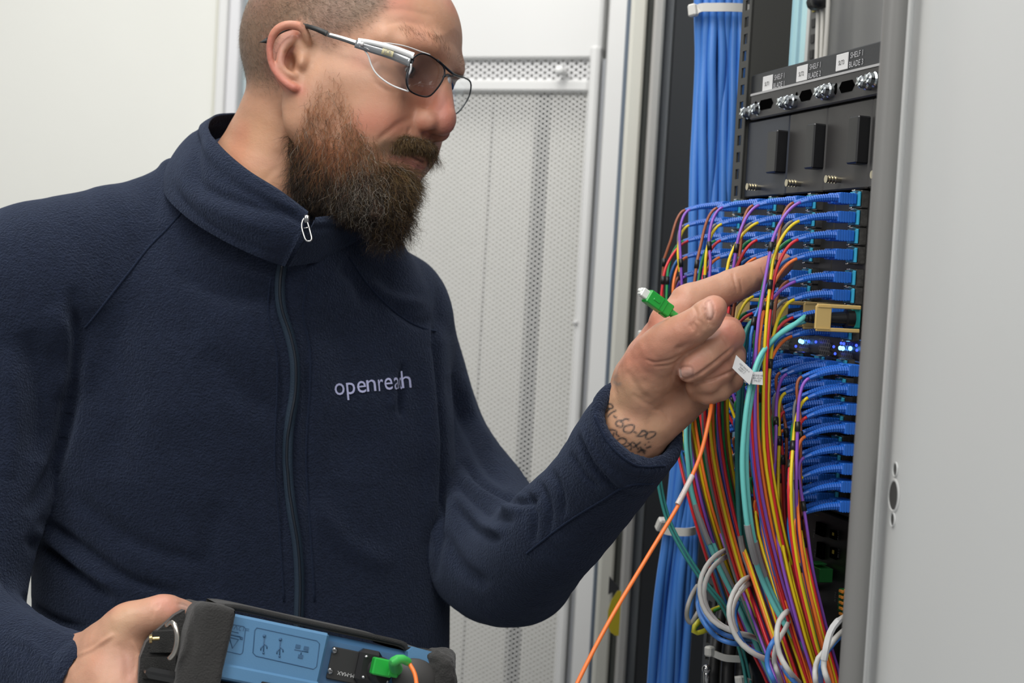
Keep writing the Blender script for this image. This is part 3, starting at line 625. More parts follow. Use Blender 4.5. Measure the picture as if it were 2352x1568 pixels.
# ------------------------------------------------------------------ trunk and arms under the clothes, joined with head and hands into one body
def ctrunk():
    f = Field([-.72, -.24, 1.10], [.22, .50, 1.72], .007)
    Y = [-.16, -.08, .0, .1, .25, .45]
    f.loft(Y, [-.245, -.245, -.25, -.25, -.25, -.25], [1.47, 1.485, 1.49, 1.49, 1.49, 1.49], [.06, .14, .17, .175, .165, .165], [.05, .085, .105, .105, .10, .10], math.radians(22), k=.02)
    for P in ARMS: f.chain([C(*p[:3]) for p in P], [p[3] - .014 for p in P], k=.02, n=12)
    f.chain([C(480, 540, 1.46), C(75, 700, 1.40)], [.045, .055], k=.03); f.chain([C(700, 600, 1.50), C(850, 740, 1.54)], [.05, .055], k=.03)
    return f.mesh()
ARML = [(850, 735, 1.575, .077), (903, 885, 1.62, .077), (966, 1050, 1.635, .077), (1068, 1190, 1.565, .072), (1176, 1298, 1.43, .0550), (1262, 1225, 1.325, .0440), (1345, 1135, 1.285, .0405), (1420, 1040, 1.245, .0380), (1476, 966, 1.220, .0375)]
ARMR = [(70, 700, 1.40, .080), (5, 850, 1.385, .076), (-45, 1010, 1.37, .071), (-85, 1200, 1.34, .066), (-110, 1400, 1.30, .058), (-30, 1490, 1.26, .048), (80, 1535, 1.215, .0405), (165, 1560, 1.19, .0390), (205, 1572, 1.178, .0385)]
ARMS = [ARML[:-2], ARMR[:-2]]
tv, tf = ctrunk()
BV_ = np.concatenate([hs.V, tv, lh.V, rh.V]); o1 = len(hs.V); o2 = o1 + len(tv); o3 = o2 + len(lh.V)
BF_ = np.concatenate([hs.F, tf + o1, lh.F + o2, rh.F + o3]); BC_ = np.concatenate([hc, np.tile([[.56, .32, .21]], (len(tv), 1)), lc, rc])
# eyes
for sy in (-1, 1):
    ce = H2C([(.0700, sy * .032, .0235)])[0]; fw = HR @ np.array([.93, -.12, -.34]); fw /= np.linalg.norm(fw); e_ = MB().ball(toW(ce)[0], .0132, 14).build('eye', mat('eye_white', (.55, .50, .47), rough=.15, coat=.5), person, True)
    q_ = ce + fw * .0120; MB().tube(toW([q_, q_ + fw * .0012, q_ + fw * .0016]), [.0058, .0048, .001], 20).build('iris', mat('iris', (.035, .030, .025), rough=.1, coat=.8), e_, True)
body = mesh_np('body', toW(BV_), BF_, M_SKIN, person, True, BC_)
# ------------------------------------------------------------------ fleece jacket
def cjacket():
    f = Field([-.735, -.30, 1.08], [.215, .47, 1.70], .0029)
    Y = [-.155, -.105, -.05, .0, .06, .15, .25, .35, .44]
    f.loft(Y, [-.240, -.242, -.245, -.247, -.250, -.252, -.252, -.252, -.252], [1.475, 1.48, 1.487, 1.49, 1.49, 1.49, 1.49, 1.49, 1.49], [.075, .135, .172, .190, .198, .198, .196, .194, .196], [.062, .088, .108, .120, .126, .126, .124, .122, .122], math.radians(22), k=.0, p=2.3)
    def ch(P, k, n=0): f.chain([C(*p[:3]) for p in P], [p[3] for p in P], k=k, n=n)
    ch([(560, 470, 1.46, .062), (380, 545, 1.45, .058), (230, 600, 1.42, .066), (70, 700, 1.40, .079)], .035, 8)
    ch([(640, 540, 1.48, .060), (760, 640, 1.52, .060), (850, 735, 1.54, .074)], .03, 6)
    ch([(640, 640, 1.43, .07), (600, 700, 1.44, .08)], .04)
    ch(ARMR, .030, 26); ch(ARML, .026, 30)
    f.ell(C(1200, 1345, 1.42), (.040, .030, .034), k=.02)
    # soft valleys between sleeve and trunk
    f.chain([C(175, 760, 1.335), C(150, 930, 1.33), C(125, 1100, 1.315), C(60, 1230, 1.30)], [.004, .006, .007, .006], k=.022, n=8, sub=True)
    # sleeve ends, open and a little wider than the wrists
    for (P, nrm) in ((ARML, (.41, -.50, -.76)), (ARMR, (.86, .30, -.40))):
        e = C(*P[-1][:3]) - (np.array([.0035, -.0040, -.002]) if P is ARML else 0); nrm = np.array(nrm) / np.linalg.norm(nrm); b = np.cross(nrm, [0, 0, 1.]); b /= np.linalg.norm(b); A = np.stack([nrm, b, np.cross(nrm, b)])
        f.box(e + nrm * .03, (.030, .06, .06), .001, A=A, k=.002, sub=True)
        q = C(*P[-2][:3]); f.chain([e + nrm * .02, e, q, q + (q - e) * .2], [.0325, .0315, .029, .02], k=.002, sub=True)
        f.op(e - .06, e + .06, lambda x, y, z, e=e, A=A, P=P: np.sqrt((np.sqrt(((x - e[0]) * A[1, 0] + (y - e[1]) * A[1, 1] + (z - e[2]) * A[1, 2]) ** 2 + ((x - e[0]) * A[2, 0] + (y - e[1]) * A[2, 1] + (z - e[2]) * A[2, 2]) ** 2) - .0350) ** 2 + ((x - e[0]) * A[0, 0] + (y - e[1]) * A[0, 1] + (z - e[2]) * A[0, 2]) ** 2) - .0042, .003)
    return f.mesh()
V, F = cjacket(); js = Sculpt(smooth_mesh(V, F, 2), F); g = js.groove
js.off += vnoise(js.V * [1, 1.6, 1], 8, 2) * .0042 + vnoise(js.V * [1, 1.5, 1], 19, 8) * .0019
# folds: broad soft ones first (positive = valley)
for pts, w, d in [
    ([(165, 660), (175, 780), (165, 900), (130, 1060), (60, 1180)], 16, .006), ([(120, 700), (150, 800), (140, 920)], 22, -.004), ([(60, 760), (95, 900), (85, 1060)], 30, .005), ([(10, 800), (30, 950), (10, 1100)], 26, -.004),
    ([(330, 560), (290, 640), (230, 760), (190, 900)], 30, -.003), ([(1006, 660), (1008, 800), (1012, 1000), (1012, 1200), (1006, 1330)], 9, .006), ([(985, 800), (990, 1000), (985, 1250)], 20, -.004),
    ([(930, 830), (925, 900), (922, 960)], 7, .004), ([(900, 860), (905, 900), (900, 940)], 12, -.002), ([(900, 700), (960, 740), (1000, 730)], 12, .003), ([(850, 640), (900, 680), (985, 700)], 14, -.003),
    ([(1040, 860), (1060, 960), (1110, 1060), (1170, 1120)], 14, .004), ([(1065, 860), (1090, 960), (1140, 1050)], 12, -.003), ([(1060, 1060), (1120, 1120), (1190, 1150), (1240, 1140)], 9, .005), ([(1050, 1110), (1110, 1170), (1180, 1200)], 9, .004), ([(1045, 1160), (1100, 1220), (1150, 1240)], 9, .004),
    ([(1055, 1085), (1120, 1145), (1200, 1175)], 10, -.0035), ([(1045, 1135), (1100, 1195), (1160, 1225)], 10, -.003), ([(1200, 1120), (1225, 1180), (1225, 1250)], 7, .003), ([(1230, 1100), (1260, 1160), (1262, 1230)], 7, .003), ([(1262, 1075), (1290, 1130), (1295, 1190)], 7, .0025),
    ([(1020, 1220), (1060, 1300), (1120, 1350)], 14, .004), ([(1378, 935), (1405, 1000), (1470, 1060), (1535, 1062)], 5, .0024), ([(1340, 975), (1370, 1040), (1440, 1110), (1490, 1110)], 10, -.002), ([(1335, 1000), (1370, 1070), (1420, 1120)], 7, .003), ([(1310, 1040), (1345, 1090), (1380, 1120)], 7, .0025),
    ([(90, 1190), (190, 1260), (300, 1330), (420, 1370)], 12, .005), ([(60, 1230), (160, 1310), (260, 1380)], 14, .006), ([(80, 1215), (170, 1290), (280, 1360)], 12, -.003), ([(160, 1130), (300, 1240), (480, 1300)], 18, .003), ([(400, 620), (520, 680), (640, 690)], 20, .003), ([(430, 560), (520, 620), (640, 650)], 16, -.002),
    ([(470, 800), (560, 900), (640, 960)], 30, .003), ([(240, 700), (280, 900), (260, 1100)], 50, .004), ([(760, 700), (800, 900), (790, 1100)], 50, .003), ([(720, 1150), (800, 1250), (900, 1300)], 26, -.003), ([(500, 1150), (480, 1300), (500, 1380)], 30, .003), ([(640, 760), (650, 1000), (650, 1300)], 10, .0022), ([(700, 760), (705, 1000), (715, 1300)], 10, .0022),
    ([(780, 610), (820, 640), (850, 700)], 16, .003), ([(0, 1320), (70, 1385), (140, 1425), (210, 1440)], 8, .004), ([(30, 1450), (90, 1500), (120, 1568)], 12, -.002)]:
    g(pts, w, d * 1.35)
js.apply()
JB = BVHTree.FromPolygons([tuple(v) for v in js.V], js.F.tolist())
def onj(px, py, lift=0.0, bv=None, fallback=1.4):
    """point and normal where the line of sight through a pixel meets the jacket"""
    d = Vector(C(px, py, 1.0)); h = (bv or JB).ray_cast(Vector((0, 0, 0)), d.normalized())
    if h[0] is None: return C(px, py, fallback), np.array([0, 0, -1.])
    n = np.array(h[1]); n = n if n @ np.array(d) < 0 else -n
    return np.array(h[0]) + n * lift, n
def ribbon(pts, w, lift, n, name, m, parent, thick=.0008, tube=False, bv=None):
    P = spl(np.array(pts, float), n); Q = [onj(x, y, lift, bv) for x, y in P]; A = np.array([q[0] for q in Q]); N = np.array([q[1] for q in Q])
    for _ in range(2): A[1:-1] = .25 * A[:-2] + .5 * A[1:-1] + .25 * A[2:]; N[1:-1] = .25 * N[:-2] + .5 * N[1:-1] + .25 * N[2:]
    if tube: return MB().tube(toW(A), w, 6).build(name, m, parent, True)
    T = np.gradient(A, axis=0); T /= np.linalg.norm(T, axis=1, keepdims=True); N /= np.linalg.norm(N, axis=1, keepdims=True); S = np.cross(T, N)
    a, b = A - S * w, A + S * w; V = np.concatenate([a - N * .003, a + N * thick * .4, A + N * thick, b + N * thick * .4, b - N * .003]); k = np.arange(n - 1)
    F = np.concatenate([np.stack([j * n + k, j * n + k + 1, (j + 1) * n + k + 1, (j + 1) * n + k], 1) for j in range(4)])
    return mesh_np(name, toW(V), F, m, parent)
NAVY = (.0105, .0150, .0305)
M_FLEECE = mat('navy_fleece', NAVY, rough=.95, spec=.12, sheen=.27, sheen_tint=(.34, .42, .62), var=(160, .16), bumps=[(520, .85, .0030), (1500, .5, .0012)])
M_ZIP = mat('zip_tape', (.014, .027, .046), rough=.7, spec=.3, bumps=[(900, .4, .001)])
M_SEAM = mat('navy_seam', (.0095, .014, .029), rough=.95, spec=.12, sheen=.2, sheen_tint=(.30, .42, .75), bumps=[(900, .6, .002)])
jacket = mesh_np('fleece_jacket', toW(js.V), js.F, M_FLEECE, person); jacket['label'] = 'navy fleece jacket'
ribbon([(648, 610), (642, 650), (646, 710), (664, 770), (676, 830), (676, 900), (664, 980), (661, 1070), (668, 1160), (682, 1250), (687, 1330), (686, 1400), (684, 1480), (684, 1560)], .0043, .0016, 90, 'zipper', M_ZIP, jacket, .0018)
# zip teeth ridge
ribbon([(648, 610), (642, 650), (646, 710), (664, 770), (676, 830), (676, 900), (664, 980), (661, 1070), (668, 1160), (682, 1250), (687, 1330), (686, 1400), (684, 1480), (684, 1560)], .0013, .0032, 90, 'zip_teeth', mat('zip_teeth', (.006, .010, .018), rough=.5), jacket, tube=True)
for pts in ([(418, 488), (380, 530), (340, 570), (300, 620), (262, 668), (225, 715), (196, 752)], [(622, 640), (614, 720), (634, 800), (636, 900), (630, 1050), (640, 1200), (652, 1380)], [(706, 640), (694, 720), (712, 800), (712, 900), (702, 1050), (712, 1200), (722, 1380)],
            [(800, 590), (845, 655), (905, 715), (960, 750), (1000, 760)], [(1500, 1110), (1440, 1115), (1380, 1150), (1300, 1200), (1210, 1270)], [(1366, 955), (1400, 1020), (1460, 1068), (1528, 1070)]):
    ribbon(pts, .0010, .0004, 40, 'seam', M_SEAM, jacket, tube=True)
# collar: a standing band round the neck, swept between its seam and its rim
rim = [(706, 492, 1.330), (640, 443, 1.328), (565, 396, 1.338), (505, 345, 1.362), (472, 300, 1.40), (482, 272, 1.44), (515, 265, 1.475), (560, 270, 1.50), (640, 310, 1.53), (740, 390, 1.54), (815, 450, 1.52), (846, 490, 1.47), (835, 506, 1.42), (785, 500, 1.375), (722, 505, 1.336)]
basel = [(654, 612, 1.338), (592, 590, 1.330), (505, 548, 1.335), (430, 500, 1.355), (378, 445, 1.395), (384, 400, 1.45), (425, 385, 1.50), (500, 395, 1.55), (620, 430, 1.57), (740, 500, 1.56), (800, 550, 1.52), (815, 580, 1.47), (780, 592, 1.42), (730, 602, 1.375), (664, 612, 1.345)]
nu, nv = 130, 22
Rm, Bs = spl(CP(rim), nu), spl(CP(basel), nu); cen = (Rm.mean(0) + Bs.mean(0)) / 2
out = []; 
for j in range(nv + 1):
    t = j / nv; P = Bs * (1 - t) + Rm * t; o = P - cen; o -= (o @ np.array([0, 1., 0]))[:, None] * np.array([0, 1., 0]); o /= np.linalg.norm(o, axis=1, keepdims=True)
    uu = np.linspace(0, 1, nu); wob = .0035 * np.sin(uu * 17 + t * 3) * math.sin(math.pi * t) + .004 * np.exp(-((uu - .27) / .05) ** 2) * math.sin(2 * math.pi * t)
    P = P + o * ((.007 * math.sin(math.pi * t) + .002 * math.exp(-((t - .88) / .06) ** 2) - .0025 * math.exp(-((t - .74) / .05) ** 2) * 1.2)[:, None] if False else (.007 * math.sin(math.pi * t) + .0022 * math.exp(-((t - .93) / .07) ** 2) - .0024 * math.exp(-((t - .80) / .05) ** 2) + wob)[:, None]); out.append((P, o))
outer = [P for P, o in out]; inner = [P - o * (.006 - .002 * (j / nv)) for j, (P, o) in enumerate(out)][::-1]
top = [(outer[-1] * .5 + inner[0] * .5) + (Rm - Bs) / np.linalg.norm(Rm - Bs, axis=1, keepdims=True) * .0028]
G_ = np.concatenate(outer + top + inner); rows = len(outer) + 1 + len(inner); k = np.arange(nu - 1)
F = np.concatenate([np.stack([j * nu + k, j * nu + k + 1, (j + 1) * nu + k + 1, (j + 1) * nu + k], 1) for j in range(rows - 1)])
e0 = np.array([[j * nu, (j + 1) * nu, (rows - 2 - j) * nu, (rows - 1 - j) * nu][::1] for j in range(rows // 2)]); e0 = e0[:, [0, 1, 2, 3]]
e1 = e0 + nu - 1
cl_ = Sculpt(G_, np.concatenate([F, e0[:, ::-1], e1]))
if cl_.face.mean() < .2: cl_.face = np.ones(len(G_))
sg_ = 1 if ((cl_.N * (G_ - cen)).sum(1)[:nu * 10].mean() > 0) else -1
for pts, w, d in (([(466, 292), (452, 340), (452, 390), (470, 432), (540, 462), (620, 484), (700, 496)], 9, .0034), ([(430, 350), (420, 400), (452, 455), (540, 500), (640, 530)], 16, -.0026), ([(490, 300), (478, 350), (520, 400), (600, 445), (690, 485)], 9, -.0022), ([(400, 420), (440, 480), (520, 540), (600, 580)], 5, .0012), ([(384, 412), (430, 470), (510, 528), (596, 568), (646, 590)], 3.5, .0016)): cl_.face = np.ones(len(G_)); I_, m_ = cl_.mask(pts, w, (1.0, cen[2] - .01)); cl_.off[I_] -= m_ * d * 1.2
oo_ = (G_ - cen) * [1, .0, 1]; oo_ /= np.linalg.norm(oo_, axis=1, keepdims=True); G_ = G_ + oo_ * cl_.off[:, None]
collar = mesh_np('collar', toW(G_), cl_.F, M_FLEECE, jacket)
# zip puller: bent wire loop and a small slider
M_STEEL = mat('steel', (.45, .45, .45), rough=.22, metal=1)
pz = [(704, 497, 1.322), (696, 505, 1.320), (693, 520, 1.318), (698, 540, 1.316), (703, 552, 1.315), (711, 554, 1.315), (716, 548, 1.315), (712, 530, 1.317), (706, 508, 1.320), (704, 497, 1.322)]
MB().tube(toW(spl(CP(pz), 40)), .0009, 8, cap=False).tube(WP([(698, 524, 1.317), (710, 522, 1.317)]), .0006, 6).box(W(705, 503, 1.3215), toW(np.eye(3))*0 + np.eye(3), (.0022, .003, .0035), .0008).build('zip_puller', M_STEEL, jacket, True)
# chest lettering, each glyph laid on the cloth
lg = MB(); M_THREAD = mat('white_thread', (.42, .44, .66), rough=.7, sheen=.3, bumps=[(2500, .5, .001)])
gl = [('o', 778, 891, 27, 1), ('p', 804, 889, 24, 1), ('e', 829, 886, 24, 1), ('n', 851, 883, 25, 1), ('r', 873, 882, 14, 1), ('e', 891, 879, 22, 1), ('a', 909, 878, 13, 1), ('c', 920, 878, 5, 1), ('h', 932, 875, 24, 1)]
for chh, gx, gy, gw, _ in gl:
    V, F = text_mesh(chh, 1.0); V[:, 0] -= (V[:, 0].min() + V[:, 0].max()) / 2; wd = V[:, 0].max() - V[:, 0].min(); V[:, 0] *= gw * .84 / wd; V[:, 1] -= .27; V[:, 1] *= 58
    a = math.radians(-5.0); X = gx + V[:, 0] * 1.0 - V[:, 1] * (-.13); Yp = gy - V[:, 1] * 1.0 + V[:, 0] * math.tan(a)
    X = gx + V[:, 0] - V[:, 1] * .10
    lg.add(toW(np.array([onj(x, y, .0012)[0] for x, y in zip(X, Yp)])), F)
lgo = lg.build('chest_lettering', M_THREAD, jacket); lgo['label'] = 'white embroidered word on the chest'
# trousers and boots below the frame
tr = Field(fromW(W(300, 1400, 1.5) * 0 + np.array([[-.7, 1.2, -.05]]))[0] * 0 + np.array([-.50, .36, 1.25]), np.array([.02, 1.62, 1.75]), .011)
tr.loft([.38, .46, .56, .64], [-.252, -.255, -.26, -.265], [1.49, 1.49, 1.49, 1.49], [.178, .182, .185, .17], [.112, .115, .12, .12], math.radians(22), k=.02)
# (legs follow the plumb line, so they are laid out in the world and brought to the camera frame)
hip = toW(np.array([[-.26, .60, 1.49]]))[0]
for sx in (-1, 1):
    h = hip + np.array([sx * .085, -sx * -.035, .02]); kn = np.array([h[0] + sx * .02, h[1] - .02, .50]); an = np.array([h[0] + sx * .03, h[1], .10])
    q = fromW(np.array([h, kn, an])); tr.chain(q, [.088, .066, .058], k=.03)
tv2, tf2 = tr.mesh(); w2 = toW(smooth_mesh(tv2, tf2, 2)); trousers = mesh_np('trousers', w2, tf2, mat('black_trousers', (.012, .012, .014), rough=.9, sheen=.2), person)
for sx in (-1, 1):
    h = hip + np.array([sx * .115, sx * .035, 0]); bt = Field([h[0] - .07, h[1] - .24, -.005], [h[0] + .07, h[1] + .12, .20], .008)
    bt.cap((h[0], h[1], .16), (h[0], h[1] + .01, .05), .05, .052, k=.0); bt.ell((h[0], h[1] - .09, .045), (.05, .115, .045), k=.03); bt.box((h[0], h[1] - .06, .012), (.05, .15, .012), .008, k=.006)
    v3, f3 = bt.mesh(); mesh_np('boot', v3, f3, mat('boot_leather', (.02, .018, .016), rough=.5), person)
# ------------------------------------------------------------------ room shell
class Plane:
    """vertical plane through a world point; s runs along its horizontal direction, t along its outward side"""
    def __init__(p, o, az, flip=1):
        a = math.radians(az); p.o = np.array(o, float); p.d = np.array([math.sin(a), math.cos(a), 0]); p.n = np.array([-p.d[1], p.d[0], 0]) * flip; p.ax = np.stack([p.d, p.n, [0, 0, 1.]])
    def P(p, s, t, z): return p.o + p.d * s + p.n * t + np.array([0, 0, z])
    def hit(p, px, py, t=0.0):
        """(s, z) where the sight line through a pixel meets the plane shifted by t"""
        r = (np.array([(px - CX) / FPX, (py - CY) / FPX, 1.0]) * [1, -1, -1]) @ CAMR.T; o = p.o + p.n * t
        k = ((o - CAMT) @ p.n) / (r @ p.n); q = CAMT + r * k - o; return q @ p.d, q[2]
    def box(p, mb, s0, s1, t0, t1, z0, z1, bev=0.0):
        return mb.box(p.P((s0 + s1) / 2, (t0 + t1) / 2, (z0 + z1) / 2), p.ax, (abs(s1 - s0) / 2, abs(t1 - t0) / 2, abs(z1 - z0) / 2), bev)
WHITE = mat('white_paint', (.70, .70, .69), rough=.5, var=(3, .02)); OFFW = mat('wall_paint', (.76, .76, .715), rough=.8, var=(2, .03), bumps=[(80, .1, .002)])
M_FLOOR = mat('floor_vinyl', (.33, .34, .35), rough=.45, var=(4, .08))
def struct(name, mb, m, label=None):
    o = mb.build(name, m); o['kind'] = 'structure'
    if label: o['label'] = label
    return o
flo = struct('floor', MB().box((0, 1.2, -.02), np.eye(3), (3.2, 3.2, .02)), M_FLOOR)
BW = Plane(W(1340, 600, 2.45), -66)      # front line of the cabinets behind the man
s_of = lambda px, py=300, t=0.0, pl=BW: pl.hit(px, py, t)[0]
z_of = lambda px, py, t=0.0, pl=BW: pl.hit(px, py, t)[1]
zb = -BW.o[2]                            # floor level in plane coordinates
sgn = -1 if BW.n[1] > 0 else 1           # outward side faces the lens
if sgn < 0: BW = Plane(BW.o, -66, -1)
# perforated sheet with real see-through holes
def perf_mat(name, col, pitch, rad, stagger=True):
    m = bpy.data.materials.new(name); m.use_nodes = True; nt = m.node_tree; N = nt.nodes.new; L = nt.links.new; b = nt.nodes['Principled BSDF']
    b.inputs['Base Color'].default_value = (*col, 1); b.inputs['Roughness'].default_value = .45
    uv = N('ShaderNodeUVMap'); uv.uv_map = 'UVMap'; sep = N('ShaderNodeSeparateXYZ'); L(uv.outputs[0], sep.inputs[0])
    def M(op, a, b_=None):
        n = N('ShaderNodeMath'); n.operation = op
        for i, v in enumerate((a, b_)):
            if v is None: continue
            if isinstance(v, (int, float)): n.inputs[i].default_value = v
            else: L(v, n.inputs[i])
        return n.outputs[0]
    def cell(ox, oy):
        x = M('SUBTRACT', M('FRACT', M('ADD', M('DIVIDE', sep.outputs[0], pitch), ox)), .5); y = M('SUBTRACT', M('FRACT', M('ADD', M('DIVIDE', sep.outputs[1], pitch * .62), oy)), .5)
        x = M('MULTIPLY', x, pitch); y = M('MULTIPLY', y, pitch * .62); return M('SQRT', M('ADD', M('MULTIPLY', x, x), M('MULTIPLY', y, y)))
    d = M('MINIMUM', cell(0, 0), cell(.5, .5)); h = M('LESS_THAN', d, rad)
    t = N('ShaderNodeBsdfTransparent'); mx = N('ShaderNodeMixShader'); out = nt.nodes['Material Output']
    L(h, mx.inputs[0]); L(b.outputs[0], mx.inputs[1]); L(t.outputs[0], mx.inputs[2]); L(mx.outputs[0], out.inputs[0]); return m
M_PERF = perf_mat('perforated_steel', (.74, .74, .72), .0125, .0029); M_PERF2 = perf_mat('perforated_steel_coarse', (.72, .72, .72), .0150, .0029)
def sheet(name, pl, s0, s1, t, z0, z1, m, parent):
    P = [pl.P(s0, t, z0), pl.P(s1, t, z0), pl.P(s1, t, z1), pl.P(s0, t, z1)]; me = bpy.data.meshes.new(name); me.from_pydata([tuple(p) for p in P], [], [(0, 1, 2, 3)])
    u = me.uv_layers.new(name='UVMap'); uvs = [(s0, z0), (s1, z0), (s1, z1), (s0, z1)]
    for i in range(4): u.data[i].uv = uvs[i]
    return link(name, me, m, parent, False)
cab = empty('server_cabinet', BW.P(0, 0, zb), 'white server cabinet with a perforated steel door, behind the man', 'cabinet')
S = {k: s_of(x) for k, x in dict(mesh=1352, line=1374, jamb=1402, edge=1446).items()}
SE = s_of(640)
ztop = z_of(1200, 138); zb1 = z_of(1200, 184); zb2 = z_of(1200, 213)
# door frame, top plate and the perforated leaves
m = MB(); BW.box(m, S['mesh'], S['line'], -.02, .016, zb + .05, ztop + .02, .004); m.build('door_stile', WHITE, cab)
m = MB(); BW.box(m, S['line'] - .0035, S['line'] - .008, -.02, .006, zb + .05, ztop, 0); m.build('hinge_gap', mat('gap_grey', (.30, .31, .33)), cab)
m = MB(); BW.box(m, S['line'] - .008, S['edge'], -.03, .008, zb + .02, 2.6 + zb, .004); m.build('corner_post', WHITE, cab)
m = MB(); BW.box(m, S['mesh'], SE, -.02, .012, zb1, zb2, .004); m.build('door_rail', WHITE, cab)
m = MB(); BW.box(m, S['line'], SE, -.02, .012, ztop, 2.6 + zb, .004); m.build('top_plate', WHITE, cab)
sheet('perforated_band', BW, S['mesh'], SE, .002, zb1, ztop, M_PERF2, cab)
sheet('perforated_panel', BW, S['mesh'], SE, .002, zb + .1, zb2, M_PERF, cab)
for a, b, c in [(S['mesh'], s_of(1262, 300, -.05), .56), (s_of(1226, 300, -.05), s_of(1100), .55), (s_of(1097), SE, .57)]:
    m = MB(); BW.box(m, a - (.03 if a == S['mesh'] else 0), b, -.07, -.05, zb + .1, zb2 + .02, .002); m.build('inner_panel', mat('inner_cream%d' % int(c * 100), (c, c * .985, c * .91), rough=.6), cab)
m = MB(); BW.box(m, S['line'], SE, -.32, -.30, zb, 2.6 + zb, 0); m.build('back_panel', mat('dark_back', (.03, .04, .045)), cab)
m = MB(); BW.box(m, S['line'], SE, -.072, -.05, zb2 + .02, 2.6 + zb, 0); m.build('inner_panel', WHITE, cab)
m = MB(); BW.box(m, s_of(1160) - .012, s_of(1160) + .012, .012, .018, 0, .02, 0)
c = BW.P(s_of(1303, 170), .014, z_of(1303, 168)); k = MB(); k.cyl(c, c + BW.n * .014, .007, 14).ball(c + BW.n * .018, .0085, 6); k.build('door_knob', mat('white_plastic', (.75, .75, .74), rough=.35), cab, True)
for yy in (740,):
    c = BW.P(s_of(1331, yy), .016, z_of(1331, yy)); MB().cyl(c, c + BW.n * .004, .004, 12).build('door_screw', WHITE, cab, True)
# wall on the far side, left of the cabinet, with its white trims
LW = Plane(W(512, 150, 2.75), -84); LW = LW if LW.n[1] < 0 else Plane(LW.o, -84, -1)
zl = -LW.o[2]
m = MB(); LW.box(m, 0, 2.6, -.05, 0, zl, zl + 2.7); struct('wall_left', m, OFFW)
sl = lambda px, py=120, t=0: LW.hit(px, py, t)[0]
for i, (a, b, t, mm) in enumerate([(505, 494, .006, mat('trim_cream', (.70, .69, .60), rough=.6)), (526, 505, .02, WHITE), (552, 526, .012, mat('trim_grey', (.68, .68, .70), rough=.5)), (575, 552, -.02, mat('trim_blue', (.50, .58, .60), rough=.4)), (720, 575, -.01, WHITE)]):
    m = MB(); LW.box(m, sl(a), sl(b), -.05, t, zl, zl + 2.7, .002); struct('trim_%d' % (i + 1), m, mm)
m = MB().box((0, 4.2, 1.35), np.eye(3), (3.2, .05, 1.35)); struct('wall_back', m, OFFW)
# ------------------------------------------------------------------ the open equipment rack
M_DARK = mat('black_paint', (.020, .022, .026), rough=.42, bumps=[(1500, .15, .0006)]); M_BLK = mat('black_plastic', (.010, .010, .011), rough=.35); M_GUN = mat('dark_grey_metal', (.055, .053, .052), rough=.42, metal=.3, var=(30, .06), bumps=[(2500, .2, .0004)])
M_GREYP = mat('grey_paint', (.17, .165, .16), rough=.35, bumps=[(1800, .15, .0004)]); M_LGREY = mat('light_grey_paint', (.66, .67, .66), rough=.40, bumps=[(1400, .12, .0005)])
RK = Plane(W(1984, 520, 1.238), -14.4, 1); RK = RK if RK.n[0] < 0 else Plane(RK.o, -14.4, -1)
zr = -RK.o[2]
rs = lambda px, py, t=0.0: RK.hit(px, py, t)[0]; rz = lambda px, py, t=0.0: RK.hit(px, py, t)[1]
rack = empty('equipment_rack', RK.P(.15, 0, zr), 'open dark equipment rack with grey posts holding the blue patch ports', 'rack')
# far front corner: cream, green-grey and grey vertical strips, then the dark side wall
for nm, a, b, dep, mm in [('edge_strip', 1437, 1471, 1.95, mat('cream_metal', (.66, .65, .58), rough=.45)), ('edge_strip', 1471, 1489, 1.97, mat('green_grey', (.20, .21, .195), rough=.5)), ('edge_strip', 1489, 1512, 1.93, mat('warm_grey', (.42, .41, .39), rough=.45)), ('edge_strip', 1512, 1537, 1.95, mat('blue_grey', (.22, .235, .25), rough=.5))]:
    p = Plane(W(a, 250, dep), 90); q = p.hit(b, 250)[0]; m = MB(); zz = -p.o[2]
    p.box(m, 0, q, -.015, .015, zz, zz + 2.3, .003); m.build(nm, mm, rack)
p = Plane(W(1440, 250, 2.0), 90); q = p.hit(1427, 250)[0]; m = MB(); p.box(m, q, 0, -.01, .01, -p.o[2], -p.o[2] + 2.3, 0); m.build('edge_strip', mat('dark_blue_grey', (.16, .20, .26), rough=.5), rack)  # narrow dark blue-grey strip beside the cream one
p = Plane(W(1534, 300, 1.93), 90); q = p.hit(1760, 300)[0]; m = MB(); p.box(m, 0, q, -.012, .012, -p.o[2], -p.o[2] + 2.3); m.build('side_wall', mat('rack_interior', (.016, .018, .021), rough=.6), rack)
# back and roof of the rack
m = MB(); RK.box(m, -.35, .75, -.66, -.64, zr, zr + 2.3); m.build('back_wall', mat('rack_back', (.05, .055, .06), rough=.6), rack)
# near front post and the light grey door leaf beside it
pp = Plane(W(2030, 0, .97), 90); q = pp.hit(2086, 0)[0]; r_ = q / 2; m = MB(); zz = -pp.o[2]
m.tube([pp.P(r_, 0, zz), pp.P(r_, 0, zz + 2.3)], [r_, r_], 28); m.build('front_post', mat('post_grey', (.20, .197, .19), rough=.42), rack, auto=True)
# mounting rails with square holes
def rail(s, t, w, z0, z1, m_, name='mounting_rail', pitch=.0159, hole=.0095):
    mb = MB(); z = z0
    RK.box(mb, s - w / 2, s - hole / 2, t - .002, t, z0, z1); RK.box(mb, s + hole / 2, s + w / 2, t - .002, t, z0, z1)
    while z < z1: RK.box(mb, s - hole / 2, s + hole / 2, t - .002, t, z, z + pitch - hole); z += pitch
    RK.box(mb, s - w / 2, s - w / 2 + .002, t - .04, t, z0, z1); return mb.build(name, m_, rack)
sL = rs(1712, 300); rail(sL + .004, .004, .024, zr + .2, zr + 2.2, mat('rail_steel', (.055, .055, .05), rough=.5, metal=.3))
